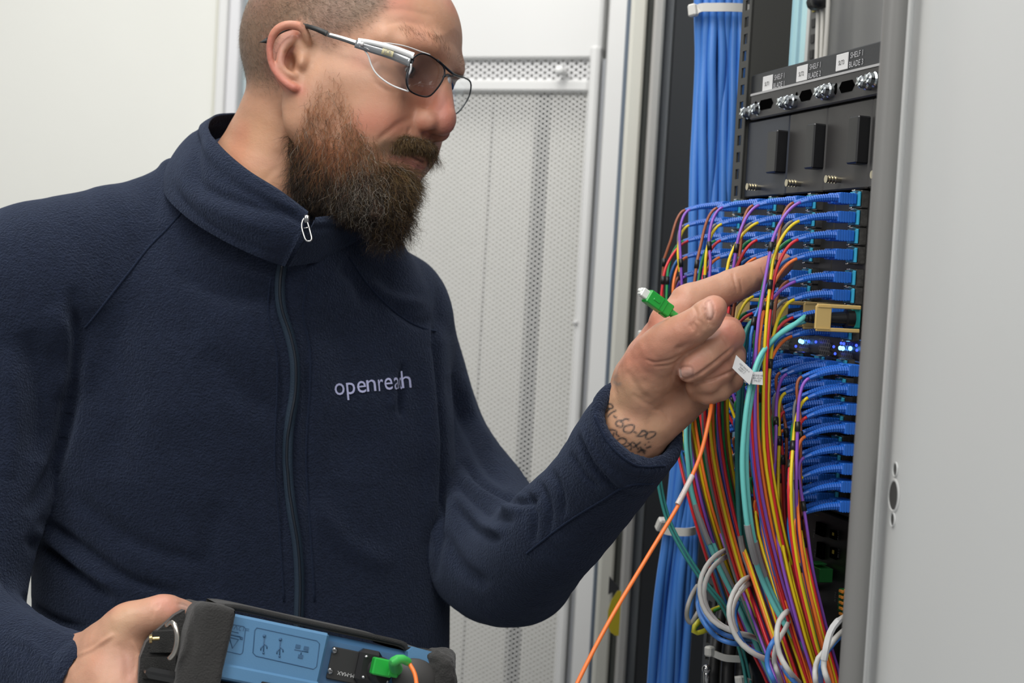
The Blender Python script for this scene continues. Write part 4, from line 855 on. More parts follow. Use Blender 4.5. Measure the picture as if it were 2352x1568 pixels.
# deep inside, above the shelf: grey screen, pale teal glass edges, rear rail and white leads
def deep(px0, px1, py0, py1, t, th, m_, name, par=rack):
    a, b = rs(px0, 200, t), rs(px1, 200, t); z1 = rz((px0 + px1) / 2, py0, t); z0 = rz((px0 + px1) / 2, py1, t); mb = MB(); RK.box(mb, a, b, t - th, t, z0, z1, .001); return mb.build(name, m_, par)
GT = -.10
deep(1722, 1806, -160, 330, -.16, .004, mat('glow_tinted_panel', (.62, .72, .78), rough=.25, coat=.4), 'rear_screen')  # pale blue-grey colour paints in the reflected glow on this panel
for x0, x1, cc in ((1800, 1812, (.36, .60, .68)), (1812, 1822, (.46, .74, .80)), (1822, 1830, (.28, .48, .56)), (1830, 1842, (.50, .78, .82)), (1842, 1850, (.55, .56, .54))):
    deep(x0, x1, -160, 330, -.155, .006, mat('glass_edge_%d' % x0, cc, rough=.2, coat=.5), 'glass_edge')
mb = MB(); a, b = rs(1850, 200, -.15), rs(1872, 200, -.15); z0, z1 = rz(1860, 330, -.15), rz(1860, -160, -.15)
RK.box(mb, a, b, -.152, -.15, z0, z1); mb.build('rear_rail', mat('rear_rail_grey', (.10, .10, .095), rough=.5), rack)
for i in range(14):
    z = z0 + (z1 - z0) * (i + .5) / 14; mb = MB(); RK.box(mb, a * .68 + b * .32, a * .32 + b * .68, -.15, -.1485, z, z + .009); mb.build('rail_slot', mat('slot_dark', (.018, .018, .018)) if i != 8 else mat('slot_yellow', (.30, .25, .03)), rack)
deep(1893, 2080, -160, 330, -.17, .004, mat('rear_grey', (.24, .24, .235), rough=.5), 'rear_screen')
for i, x in enumerate((1872, 1879, 1887)):
    s = rs(x, 200, -.13); P = [RK.P(s + .004 * math.sin(k * .8 + i), -.13, z1 + (z0 - z1) * k / 6) for k in range(7)]
    o = MB().tube(spl(P, 24), .0024, 8).build('power_lead', mat('white_cable', (.62, .60, .55), rough=.45), None, True)
    tag(o, ['white lead hanging beside the rear rail, nearest the teal glass', 'white lead hanging between two others by the rear rail', 'white lead hanging by the rear rail, nearest the grey screen'][i], 'cable', 'white leads inside the rack')
c = RK.P(rs(1880, 3, -.125), -.125, rz(1880, 3, -.125)); MB().tube([c + RK.d * .012, c - RK.d * .012], [.0085, .0085], 10).build('lead_clamp', M_BLK, rack, True)
# ------------------------------------------------------------------ upper shelf: label bar, cover bar, blades
shelf = empty('blade_shelf', RK.P(.15, 0, rz(1850, 440)), 'black equipment shelf with printed slot labels above three plain blades', 'equipment')
sA, sB = rs(1720, 250), -.16
zt = rz(1932, 118); zm = rz(1932, 172); zc = rz(1932, 237); zbt = rz(1932, 437)
m = MB(); RK.box(m, sA, sB, -.12, .000, zm, zt, .001); m.build('label_bar', M_DARK, shelf)
m = MB(); RK.box(m, sA - .013, sB, -.006, .004, zc, zm, .0012); m.build('cover_bar', M_GUN, shelf)
m = MB(); RK.box(m, sA, sA + .012, -.1, .0, zbt - .02, zm, .001); m.build('side_flange', mat('navy_panel', (.012, .018, .035), rough=.4), shelf)
m = MB(); RK.box(m, sA - .013, sB, .000, .0046, zm - .0012, zm + .0008); m.build('printed_line', mat('print_white', (.45, .45, .45), rough=.6), shelf)
M_LBL = mat('label_white', (.72, .72, .72), rough=.5); M_PRN = mat('print_grey', (.50, .50, .52), rough=.6); M_INK = mat('print_black', (.02, .02, .02), rough=.6)
M_BOLT = mat('zinc', (.62, .66, .68), rough=.18, metal=1)
seam = [rs(1718, 330), rs(1813, 330), rs(1899, 330), rs(2001, 330), rs(2001, 330) - (rs(1899, 330) - rs(2001, 330))]
def up(pl=RK): return -pl.d, np.array([0, 0, 1.])
ux, uy = -RK.d, np.array([0, 0, 1.])
for i in range(4):
    a, b = seam[i], seam[i + 1]
    bl = MB(); RK.box(bl, a - .0006, b + .0006, -.10, .001, zbt, zc - .001, .0012); blade = bl.build('blade', M_GUN if i else mat('blue_black_metal', (.030, .036, .052), rough=.4, metal=.3), shelf)
    hs_ = b + (a - b) * .14; m = MB(); RK.box(m, b + (a - b) * .02, b + (a - b) * .24, 0, .0115, rz(1985, 378), rz(1985, 270), .0012); m.build('handle', M_BLK, blade)
    c = RK.P(b + (a - b) * .60, .001, rz(1940, 413)); q = [c + RK.n * .003 * k for k in range(6)]
    m = MB(); m.tube([c, c + RK.n * .011], [.0024, .0024], 14)
    for k in range(4): m.tube([c + RK.n * (.004 + .0026 * k), c + RK.n * (.0053 + .0026 * k)], [.0032, .0032], 14)
    m.build('thumbscrew', mat('brass_nickel', (.62, .56, .42), rough=.25, metal=1), blade, auto=True)
    if i < 3:
        px, py = [(1762, 191), (1841, 168), (1933, 142)][i]; s, z = RK.hit(px, py, .0012); w = .0105
        m = MB(); RK.box(m, s - w, s + w, 0, .0012, z - .0068, z + .0068, .0003); lb = m.build('slot_label', M_LBL, shelf)
        m = MB(); text_on(m, 'SLT%d' % (i + 1), .0052, RK.P(s, .0015, z - .0005), ux, uy, 0); m.build('label_print', M_INK, lb)
        m = MB(); s2 = s - w - .0145
        text_on(m, 'SHELF 1', .0068, RK.P(s2, .0004, z + .0035), ux * 1.0, uy, .0001); text_on(m, 'BLADE %d' % (i + 1), .0068, RK.P(s2, .0004, z - .0038), ux * 1.0, uy, .0001); m.build('printed_text', M_PRN, shelf)
    # cover bar cut-outs
    zc2 = (zc + zm) / 2; cw = a - b
    for (f0, f1, h) in ((.78, .74, .0048), (.68, .34, .0045)):
        m = MB(); s0, s1 = b + cw * f0, b + cw * f1; r = h
        pts = [(s0 - r, h), (s1 + r, h), (s1, 0), (s1 + r, -h), (s0 - r, -h), (s0, 0)] if abs(s0 - s1) > .01 else [(s0, h * .7), ((s0 + s1) / 2, h), (s1, h * .7), (s1, -h * .7), ((s0 + s1) / 2, -h), (s0, -h * .7)]
        m.prism(pts, RK.P(0, .0041, zc2), RK.d, uy, RK.n, .0004); m.build('slot_opening', mat('deep_black', (.002, .002, .002), rough=.9, spec=0), shelf)
for i, (px, py) in enumerate([(1708, 258), (1731, 250), (1803, 236), (1817, 232), (1889, 213), (1902, 207), (1988, 189), (2007, 182)]):
    s, z = RK.hit(px, py, .008); c = RK.P(s, .0 if i < 2 else .004, z); r = .0062
    m = MB(); m.tube([c, c + RK.n * .004, c + RK.n * .0052, c + RK.n * .0085, c + RK.n * .0100], [r, r, r * .82, r * .80, r * .55], 18)
    for a in (0, math.pi / 2):
        v = ux * math.cos(a + .5) + uy * math.sin(a + .5); w = np.cross(v, RK.n); m.box(c + RK.n * .0102, np.stack([v, w, RK.n]), (r * .62, r * .13, .0006))
    b_ = m.build('bolt', M_BOLT, shelf, auto=True)
# ------------------------------------------------------------------ port modules and patch cords
M_SC = mat('blue_plastic', (.018, .135, .56), rough=.32, var=(200, .06)); M_BOOT = mat('blue_rubber', (.018, .130, .55), rough=.30); M_CYAN = mat('cyan_clip', (.05, .42, .65), rough=.3)
FIB = {n_: mat(n_ + '_fibre', c_, rough=.35) for n_, c_ in dict(purple=(.26, .09, .52), brown=(.30, .085, .035), yellow=(.80, .60, .012), grey=(.22, .22, .215), red=(.66, .025, .035), green=(.015, .30, .085), orange=(.90, .20, .035), blue=(.02, .16, .52), aqua=(.16, .60, .56)).items()}
M_SLV = mat('black_sleeve', (.012, .012, .012), rough=.4)
M_MESH = mat('module_steel', (.16, .155, .145), rough=.35, metal=.7, var=(300, .3))
YU = [455, 498, 541, 585, 638, 680, 722, 766]; YL = [850, 895, 940, 985, 1035, 1080, 1122, 1169]
ZU = [rz(1968, y, .012) for y in YU]; ZL = [rz(1978, y + 2, .012) for y in YL]
PAIR = [('purple', 'brown'), ('yellow', 'grey'), ('red', 'green'), ('orange', 'blue')]
SU = [0.0 + .0812 * k for k in range(4)]; SLO = [-.036 + .0410 * k for k in range(7)]
def module(name, s0, s1, z0, z1, label, ports, cat='port module'):
    e = empty(name, RK.P((s0 + s1) / 2, 0, z0), label, cat, 'line modules in the rack')
    m = MB(); RK.box(m, s0, s1, -.09, -.001, z0, z1, .001); m.build('housing', mat('module_dark', (.030, .029, .027), rough=.4, metal=.4), e)
    for (s, z) in ports:
        m = MB(); h = .0062; w = .0085
        for a in (-1, 1): RK.box(m, s - w, s + w, -.001, .0045, z + a * h - .0007, z + a * h + .0007); RK.box(m, s + a * w - .0006, s + a * w + .0006, -.001, .0045, z - h, z + h)
        m.build('cage', M_MESH, e)
        m = MB(); RK.box(m, s - .0085, s + .0085, .0050, .0068, z - .0058, z + .0058, .0004); m.build('release_clip', M_CYAN, e)
        m = MB(); RK.box(m, s - .006, s - .001, .0, .010, z + .0060, z + .0072, .0003); RK.box(m, s + .002, s + .006, .0, .008, z - .0075, z - .0063, .0003); m.build('latch', mat('bright_tin', (.75, .72, .62), rough=.2, metal=1), e)
    return e
for k, s in enumerate(SU): module('port_module', s - .026, s + .055, rz(1968, 782), rz(1968, 441), '%s tall blue-ported module of the upper shelf' % ['nearest', 'second nearest', 'third nearest', 'farthest'][k], [(s + .006, z) for z in ZU])
WN = ['nearest', 'second', 'third', 'fourth', 'fifth', 'sixth', 'seventh']
for k, s in enumerate(SLO): module('port_module', s - .014, s + .026, rz(1957, 1192), rz(1957, 828), '%s narrow blue-ported module of the lower shelf counted from the post' % WN[k], [(s + .006, z) for z in ZL])
# honeycomb strip with blue lamps between the two shelves
vent = empty('vent_strip', RK.P(.1, 0, rz(1900, 800)), 'dark honeycomb vent strip with blue lamps between the two port shelves', 'equipment')
m = MB(); RK.box(m, -.16, sA, -.09, -.004, rz(1957, 828), rz(1965, 782)); m.build('backing', M_BLK, vent)
z0, z1 = rz(1957, 826), rz(1965, 784)
for k in range(7):
    s = -.02 + .0406 * k; hx = MB(); r = .0021
    for i in range(5):
        for j in range(int((z1 - z0) / (r * 1.55))):
            cs = s - .009 + i * r * 1.9 + (r * .95 if j % 2 else 0); cz = z0 + r + j * r * 1.55
            ring = [(cs + r * math.cos(a), cz + r * math.sin(a)) for a in np.arange(6) * math.pi / 3 + math.pi / 6]
            ri = [(cs + r * .72 * math.cos(a), cz + r * .72 * math.sin(a)) for a in np.arange(6) * math.pi / 3 + math.pi / 6]
            V = [RK.P(x, -.0025, y) for x, y in ring + ri]; hx.add(V, [(q, (q + 1) % 6, 6 + (q + 1) % 6, 6 + q) for q in range(6)])
    hx.build('honeycomb', mat('honey_steel', (.22, .21, .19), rough=.35, metal=.6), vent)
M_LED = mat('blue_lamp', (.05, .2, 1), emit=(.10, .35, 1), estr=7); M_LED2 = mat('dim_blue_lamp', (.03, .05, .8), emit=(.03, .06, 1), estr=3)
for px, py, br in [(1838, 783, 1), (1843, 785, 1), (1858, 784, 0), (1828, 795, 0), (1930, 799, 1), (1936, 800, 1), (1932, 788, 0), (1938, 789, 0), (1953, 800, 1), (1918, 812, 0), (1874, 785, 0), (1967, 793, 0), (1968, 804, 0), (1915, 796, 0)]:
    s, z = RK.hit(px, py, 0.0); MB().ball(RK.P(s, 0, z), (.0017, .0017, .0019) if br else (.0011, .0011, .0012), 5).build('lamp', M_LED if br else M_LED2, vent, True)
# one connector and strain-relief boot, drooping slightly; every cord gets its own run of fibre
def boot_curve(s, z, t0, L, droop, lean=0.0): return np.array([RK.P(s + lean * (k / 8) ** 2, t0 + L * k / 8, z - droop * (k / 8) ** 2.0) for k in range(9)])
def cord(s, z, colr, route, label, group, L=.030, droop=.0042, fr=.00135, sleeve=None, lean=0.0, nseg=46, wob=.0):
    e = empty('patch_cord', RK.P(s, .008, z), label, 'cable', group)
    m = MB(); RK.box(m, s - .0042, s + .0042, .0075, .0225, z - .0043, z + .0043, .0006)
    for k in range(5): RK.box(m, s - .0043, s + .0043, .0105 + k * .0022, .0118 + k * .0022, z - .0044, z + .0044, .0001)
    m.build('plug', M_SC, e)
    bc = spl(boot_curve(s, z, .0225, L, droop, lean), 34); T = np.linspace(0, 1, 34); rr = .0037 - .0021 * T; rr = rr * np.where(np.arange(34) % 2 == 0, 1.0, .84)
    MB().tube(bc, rr, 8).build('boot', M_BOOT, e, auto=True)
    tip = fromW(bc[-1:])[0]; tp = pix(tip)[0]; d0 = tip[2]; dr = fromW((bc[-1] + (bc[-1] - bc[-3]) * 2.6)[None])[0]
    R_ = [C(x, y, d0 + dd) for x, y, dd in route[1:]]; b_ = R_[0]; t0 = dr - tip; t0 /= np.linalg.norm(t0); t1 = R_[1] - R_[0]; t1 /= np.linalg.norm(t1); D_ = np.linalg.norm(b_ - tip); h = np.linspace(0, 1, 17)[:-1, None]
    H = (2 * h ** 3 - 3 * h ** 2 + 1) * tip + (h ** 3 - 2 * h ** 2 + h) * t0 * D_ * .75 + (3 * h ** 2 - 2 * h ** 3) * b_ + (h ** 3 - h ** 2) * t1 * D_ * .95
    rest = spl([H[-1]] + R_, 60)[2 if len(R_) > 2 else 1:]; Q = np.vstack([H, rest[::(2 if nseg > 40 else 3)], rest[-1:]]); nseg = len(Q); w = MB().tube(toW(Q), fr, 6).build('fibre', FIB[colr], e, True)
    if sleeve is not None:
        k = int(np.argmin(np.abs(np.concatenate([[0], np.cumsum(np.linalg.norm(np.diff(Q, axis=0), axis=1))]) - sleeve * .32))); k = min(k, nseg - 2); MB().tube(toW(np.array([Q[k], Q[k] + (Q[k + 1] - Q[k]) / np.linalg.norm(Q[k + 1] - Q[k]) * .0075])), fr * 1.6, 8).build('marker_sleeve', M_SLV, e, auto=True)
    return e
RNGc = random.Random(3)
ROWN = ['top', 'second', 'third', 'fourth', 'fifth', 'sixth', 'seventh', 'bottom']
# gathering lanes in the photograph for each upper column: (x, y, depth offset)
LANE_U = [[(1788, 530, -.008), (1758, 620, -.014), (1748, 760, -.022), (1742, 900, -.026), (1746, 1030, -.026), (1766, 1170, -.02), (1803, 1330, -.01), (1848, 1470, .0), (1905, 1640, .01), (1925, 1950, .02)],
          [(1694, 530, -.008), (1672, 620, -.01), (1655, 760, -.015), (1640, 900, -.015), (1645, 1030, -.015), (1672, 1170, -.02), (1716, 1330, -.02), (1768, 1470, -.02), (1840, 1640, -.02), (1890, 1950, -.02)],
          [(1625, 530, -.008), (1608, 620, -.01), (1596, 760, -.015), (1590, 900, -.015), (1606, 1030, -.02), (1636, 1170, -.03), (1688, 1330, -.03), (1745, 1470, -.03), (1815, 1640, -.02), (1860, 1950, -.02)],
          [(1556, 530, -.008), (1540, 620, -.01), (1544, 760, -.01), (1562, 900, -.015), (1585, 1030, -.02), (1620, 1170, -.04), (1672, 1330, -.04), (1722, 1470, -.03), (1795, 1640, -.02), (1830, 1950, -.02)]]
for k, s in enumerate(SU):
    slots = [(a, b) for a in range(8) for b in range(2)]; RNGc.shuffle(slots)
    for r in range(8):
        for j in range(2):
            sa, sb = slots[r * 2 + j]; cn = PAIR[r % 4][j]; dx = (sa - 3.5) * 6.2 + sb * 3 + 1; dz_ = (sb - .5) * .0075; sp = 1.0 + .35 * k * .5; tipx = [1850, 1757, 1675, 1604][k]; y0 = YU[r] + (8 - 6 * k); rt = []
            lane = LANE_U[k]; yy = [l[1] for l in lane]
            # where the cord has to be a little below its port, then the lane
            for (f, dy) in ((-42, 44), (-74, 110)):
                yq = y0 + dy; lx = np.interp(yq, yy, [l[0] for l in lane]) + dx; xx = tipx + f * .9 - RNGc.uniform(-4, 4)
                bl_ = .35 if dy < 60 else .75; ld = np.interp(yq, yy, [l[2] for l in lane]); x_ = min(xx * (1 - bl_) + lx * bl_, tipx - 22) if r < 6 else xx * (1 - bl_) + lx * bl_
                rt.append((x_, yq, ld * bl_ - .003 * (1 - j)))
            for (x, y, dd) in lane:
                if y > y0 + 165: rt.append((x + dx * sp + RNGc.uniform(-1.5, 1.5), y, dd + dz_))
            cord(s + .004 + .013 * j, ZU[r], cn, rt, '%s fibre cord in the %s port row of the %s module, upper shelf' % (cn, ROWN[r], ['nearest', 'second', 'third', 'farthest'][k]), 'fibre patch cords of the upper shelf', sleeve=[.13, .17, .20, .16][r % 4] + .02 * j if k < 3 else .14, lean=.002, droop=.0055)
LANE_L = [[(1834, 1010, -.012), (1829, 1110, -.014), (1833, 1210, -.012), (1849, 1320, -.01), (1880, 1450, -.0), (1925, 1640, .02), (1935, 1950, .02)]]
for k, s in enumerate(SLO):
    slots = [(a, b) for a in range(8) for b in range(2)]; RNGc.shuffle(slots)
    for r in range(8):
        if k > 4 and r % 2: continue
        for j in range(2):
            sa, sb = slots[r * 2 + j]; cn = PAIR[r % 4][j]; dx = (sa - 3.5) * 4.6 + sb * 2; dz_ = (sb - .5) * .0075; tp = pix(fromW(RK.P(s + .004 + .013 * j, .0525, ZL[r] - .0055)[None]))[0]; rt = []; off = [0, -34, -66, -96, -124, -150, -172][k]
            lane = [(x + off * (1.0 if i < 3 else .95 - .10 * (i - 2)), y, d_ - .010 * k * max(0, i - 1)) for i, (x, y, d_) in enumerate(LANE_L[0])]; yy = [l[1] for l in lane]
            for (f, dy, bl_) in ((-26, 42, .35), (-42, 112, .9)):
                yq = tp[1] + dy; lx = np.interp(yq, yy, [l[0] for l in lane]) + dx; rt.append(((tp[0] + f) * (1 - bl_) + lx * bl_, yq, -.006 * bl_))
            for (x, y, dd) in lane:
                if y > tp[1] + 150: rt.append((x + dx * 1.1, y, dd + dz_))
            cord(s + .004 + .013 * j, ZL[r], cn, rt, '%s fibre cord in the %s port row of the %s module, lower shelf' % (cn, ROWN[r], WN[k]), 'fibre patch cords of the lower shelf', sleeve=.16 if j else .12, L=.030, droop=.0075, lean=.002, nseg=32)
# ------------------------------------------------------------------ light grey door leaf, nearest the lens on the right
DL = Plane(W(2082, 40, 1.0), 173.3); DL = DL if DL.n[0] < 0 else Plane(DL.o, 173.3, -1); zd = -DL.o[2]
leaf = empty('cabinet_door', DL.P(.2, 0, zd), 'light grey cabinet door leaf with three small holes, swung open beside the post', 'door')
m = MB(); DL.box(m, 0, .45, -.006, 0, zd + .02, zd + 2.2, .003); m.build('door_panel', M_LGREY, leaf)
m = MB(); DL.box(m, 0, .0125, -.004, .0016, zd + .02, zd + 2.2, .001); m.build('edge_fold', M_LGREY, leaf)
for px, py, r in ((2058, 1078, .0034), (2054, 1138, .0078), (2052, 1193, .0034)):
    s, z = DL.hit(px, py); c = DL.P(s, .0004, z); a = np.linspace(0, 2 * np.pi, 28, endpoint=False); uz_ = np.array([0, 0, 1.])
    ring = lambda rad, t: [DL.P(s + rad * math.cos(q), t, z + rad * 1.15 * math.sin(q)) for q in a]
    mb = MB(); mb.add(ring(r * 1.22, .0002) + ring(r * 1.08, .0011) + ring(r, .0004), [(i, (i + 1) % 28, 28 + (i + 1) % 28, 28 + i) for i in range(28)] + [(28 + i, 28 + (i + 1) % 28, 56 + (i + 1) % 28, 56 + i) for i in range(28)])
    mb.build('hole_rim', M_LGREY, leaf, True)
    mb = MB(); mb.add(ring(r, .0004), [tuple(range(28))]); mb.build('hole', mat('hole_shade', (.07, .07, .068), rough=.5), leaf)
# yellow warning tab on the cream strip
q = Plane(W(1397, 1400, 1.86), 90); s1, _ = q.hit(1425, 1400); _, z1 = q.hit(1410, 1356); _, z0 = q.hit(1410, 1459)
mb = MB(); pts = [(0, z0 + .012), (.004, z0 + .004), (.010, z0), (s1, z0), (s1, z1), (.010, z1), (.003, z1 - .012), (0, z1 - .025)]; mb.prism(pts, q.o, q.d, [0, 0, 1.], q.n, .002)
y = tag(mb.build('warning_tab', mat('warning_yellow', (.55, .44, .015), rough=.5)), 'yellow tab with a cut corner on the cream strip beside the dark rack', 'tab')
mb = MB(); zq = q.hit(1398, 1365)[1]; mb.prism([(-.001, zq), (-.001, zq + .022), (.012, zq + .008)], q.o, q.d, [0, 0, 1.], q.n, .002); mb.build('black_corner', mat('tab_black', (.03, .03, .03)), y)
# ------------------------------------------------------------------ blue data cables and their ties
M_BCAB = mat('blue_jacket', (.060, .215, .62), rough=.42); M_NYL = mat('white_nylon', (.66, .65, .61), rough=.4)
def bundle_pt(f, y): return np.interp(y, [-60, 120, 450, 600, 800, 1000, 1200, 1350, 1640], [1602, 1598, 1592, 1586, 1572, 1556, 1534, 1508, 1490]) * (1 - f) + np.interp(y, [-60, 120, 450, 600, 800, 1000, 1200, 1350, 1640], [1706, 1706, 1690, 1682, 1660, 1632, 1602, 1590, 1572]) * f
fr_ = [.04, .20, .36, .53, .68, .82, .95, .12, .30, .48, .64, .80]; wh = ['outermost', 'second', 'third', 'fourth', 'fifth', 'sixth', 'seventh']
for i, f in enumerate(fr_):
    back = i >= 7; P = []
    for y in (-60, 40, 140, 260, 380, 500, 640, 800, 960, 1100, 1210, 1330, 1450, 1640):
        w = 0 if y in (40, 1210) else 1; g = f + w * .035 * math.sin(y * .011 + i * 2.1); P.append((bundle_pt(g, y), y, 1.575 + (.012 if back else 0) + .004 * math.sin(y * .008 + i * 1.7) * w))
    o = MB().tube(toW(spl(CP(P), 70)), .0046, 10).build('data_cable', M_BCAB, None, True)
    tag(o, ('%s blue data cable from the dark side wall, front layer of the bundle' % wh[i]) if not back else ('%s blue data cable from the side wall in the rear layer of the bundle' % ['first', 'second', 'third', 'fourth', 'fifth'][i - 7]), 'cable', 'blue data cables in the vertical bundle')
def tie(P, w, th, label, head=None):
    e = empty('cable_tie', W(*P[0]), label, 'cable tie', 'white cable ties'); Q = toW(spl(CP(P), 30)); up_ = np.array([0, 0, 1.]); mb = MB(); T = np.gradient(Q, axis=0); T /= np.linalg.norm(T, axis=1, keepdims=True); S_ = np.cross(T, up_); S_ /= np.linalg.norm(S_, axis=1, keepdims=True); U = np.cross(S_, T)
    V = np.concatenate([Q + U * w, Q + U * w + S_ * th, Q - U * w + S_ * th, Q - U * w]); n = 30; F = []
    for j in range(4):
        for k in range(n - 1): F.append((j * n + k, j * n + k + 1, ((j + 1) % 4) * n + k + 1, ((j + 1) % 4) * n + k))
    F += [(0, n, 2 * n, 3 * n), (n - 1, 2 * n - 1, 3 * n - 1, 4 * n - 1)]; mb.add(V, F); mb.build('strap', M_NYL, e)
    if head: mb = MB(); mb.box(W(*head[:3]), np.stack([T[0], S_[0], U[0]]), head[3:], .0015); mb.build('head', M_NYL, e)
    return e
tie([(1586, 30, 1.567), (1598, 26, 1.563), (1610, 18, 1.560), (1640, 17, 1.558), (1680, 17, 1.558), (1712, 19, 1.560), (1738, 24, 1.567)], .0042, .0016, 'white cable tie round the top of the blue bundle', (1592, 24, 1.562, .0045, .004, .0062))
tie([(1512, 1196, 1.57), (1520, 1212, 1.563), (1536, 1219, 1.560), (1560, 1221, 1.558), (1580, 1221, 1.558), (1596, 1218, 1.566)], .0040, .0016, 'white cable tie round the lower part of the blue bundle', (1518, 1203, 1.562, .004, .004, .0075))
# ------------------------------------------------------------------ tan pull tabs with aqua trunk cords
M_TAN = mat('tan_plastic', (.66, .46, .17), rough=.4); M_AQ = FIB['aqua']; M_SHR = mat('grey_shrink', (.30, .30, .30), rough=.5)
ct = RNGc
def tab_cord(k, ds, route, label, col=M_AQ, fr=.0021, sleeve=None, ztab=735):
    s = SU[k] + ds; z = rz(1968, ztab, .02); e = empty('trunk_cord', RK.P(s, .01, z), label, 'cable', 'aqua trunk cords')
    t1 = .0405; t0 = .002; hh = .0108; mb = MB(); th = .0012
    RK.box(mb, s - th, s + th, t1 - .0135, t1, z - hh + .0015, z + hh - .0015, .0006); RK.box(mb, s - th, s + th, t0, t1 - .001, z + hh - .0032, z + hh, .0006); RK.box(mb, s - th, s + th, t0, t1 - .001, z - hh, z - hh + .0032, .0006)
    RK.box(mb, s - th * 1.5, s - th, t1 - .0125, t1 - .0015, z + hh - .0028, z + hh - .0018); RK.box(mb, s - th * 1.5, s - th, t1 - .0125, t1 - .0015, z - hh + .0018, z - hh + .0028)
    mb.build('pull_tab', M_TAN, e)
    mb = MB(); RK.box(mb, s + .002, s + .012, .0, .008, z - .0075, z + .0085, .001); mb.build('end_cap', mat('teal_plastic', (.03, .42, .40), rough=.35), e)
    a = RK.P(s + .006, .006, z); mb = MB(); mb.tube([a, a + RK.n * .006, a + RK.n * .007, RK.P(s + .006, .036, z - .0008)], [.0078, .0078, .0055, .0042], 12)
    for q_ in range(4): c = RK.P(s + .006, .036 + .003 * q_, z - .001 - .0002 * q_); mb.tube([c, c + RK.n * .0018], [.0042 - .0004 * q_] * 2, 10)
    mb.build('boot', M_BLK, e, auto=True)
    tip = fromW(RK.P(s + .006, .046, z - .0018)[None])[0]
    for j in (0, 1):
        P = [tip + np.array([0, .0018 * (j * 2 - 1), .001 * j])] + [C(x + j * (7 + 2 * (i > 5)), y + (0 if i > 3 else j * -6), tip[2] + dd + j * .004) for i, (x, y, dd) in enumerate(route)]
        Q = toW(spl(P, 60)); MB().tube(Q, fr, 8).build('fibre', col, e, True)
        if sleeve:
            ks = int(sleeve[j] * 60); MB().tube(Q[ks:ks + 7], fr * 1.25, 8).build('heat_shrink', M_SHR, e, auto=True)
    return e
tab_cord(0, -.008, [(1818, 750, -.008), (1784, 772, -.016), (1752, 808, -.026), (1733, 850, -.036), (1719, 910, -.042), (1710, 980, -.044), (1705, 1060, -.044), (1710, 1150, -.042), (1723, 1240, -.036), (1750, 1330, -.014), (1800, 1430, -.005), (1862, 1510, 0), (1935, 1590, .01)], 'aqua twin cord nearest the post, with white flag labels and a tan pull tab', sleeve=(.52, .56))
tab_cord(1, -.008, [(1742, 727, -.004), (1718, 750, -.01), (1706, 800, -.015), (1699, 880, -.015), (1694, 980, -.02), (1694, 1080, -.02), (1697, 1180, -.02), (1706, 1260, -.02), (1740, 1350, -.02), (1790, 1430, -.03), (1850, 1530, -.03), (1880, 1620, -.03)], 'aqua twin cord with tan pull tab in the second module, passing behind the white flags', col=mat('teal_fibre', (.035, .25, .235), rough=.4), sleeve=(.55, .36))
tab_cord(2, -.008, [(1650, 735, -.004), (1620, 790, -.01), (1592, 880, -.015), (1576, 980, -.02), (1580, 1060, -.025), (1592, 1140, -.025), (1618, 1220, -.03), (1655, 1310, -.04), (1700, 1400, -.05), (1745, 1500, -.06), (1790, 1600, -.07)], 'aqua twin cord of the third module, running behind the hand', sleeve=(.5, .62))
tab_cord(3, -.008, [(1580, 735, -.004), (1545, 800, -.01), (1515, 900, -.015), (1502, 1000, -.02), (1510, 1100, -.025), (1530, 1190, -.03), (1566, 1265, -.04), (1612, 1335, -.05), (1662, 1400, -.06), (1700, 1500, -.07), (1720, 1600, -.08)], 'thin teal twin cord of the farthest module, in front of the blue bundle', col=mat('teal_fibre', (.035, .25, .235), rough=.4), fr=.0014)
for i, (k, lb) in enumerate([(0, 'tan pull tab standing behind the nearest one'), (1, 'tan pull tab standing behind the second one'), (2, 'tan pull tab standing behind the third one')]):
    s = SU[k] + .012; z = rz(1968, 733, .02); mb = MB(); RK.box(mb, s - .0012, s + .0012, .0285, .0415, z - .0095, z + .0095, .0006); RK.box(mb, s - .0012, s + .0012, .001, .041, z + .0078, z + .0110, .0006); RK.box(mb, s - .0012, s + .0012, .001, .041, z - .0110, z - .0078, .0006)
    tag(mb.build('pull_tab', M_TAN), lb, 'pull tab', 'tan pull tabs')
# flag labels wrapped round the nearest aqua cord
fl = empty('flag_label', W(1722, 868, 1.195), 'white printed paper flags folded round the nearest aqua cord', 'label')
def flag(pts, d, name, txt, tx, ty, ang, sc):
    P = WP([(x, y, d) for x, y in pts]); nrm = np.cross(P[1] - P[0], P[-1] - P[0]); nrm /= np.linalg.norm(nrm); nrm = nrm if nrm @ (CAMT - P[0]) > 0 else -nrm
    mb = MB(); n = len(P); mb.add(list(P) + list(P - nrm * .0003), [tuple(range(n)), tuple(range(n, 2 * n))[::-1]] + [(i, (i + 1) % n, n + (i + 1) % n, n + i) for i in range(n)]); o = mb.build(name, mat('paper', (.72, .72, .72), rough=.6), fl)
    mb = MB(); a = math.radians(ang); u = toW(C(tx + math.cos(a) * 50, ty + math.sin(a) * 50, d))[0] - W(tx, ty, d); u /= np.linalg.norm(u); v = np.cross(nrm, u)
    for i, l in enumerate(txt): text_on(mb, l, sc, W(tx, ty, d) + nrm * .0003 - v * sc * 1.05 * (i - 1), u, v, .0001)
    mb.build('print', M_PRN if False else mat('faint_print', (.16, .16, .18), rough=.6), o)
flag([(1691, 815), (1730, 852), (1722, 884), (1682, 845)], 1.176, 'flag', ['ODF RACK 4', 'SHELF 2', 'PORT 7'], 1706, 848, 42, .0017)
flag([(1729, 854), (1752, 853), (1752, 884), (1727, 882)], 1.178, 'flag', ['NODE14B', 'RK-4210', 'P4-Z7'], 1740, 868, 2, .0019)
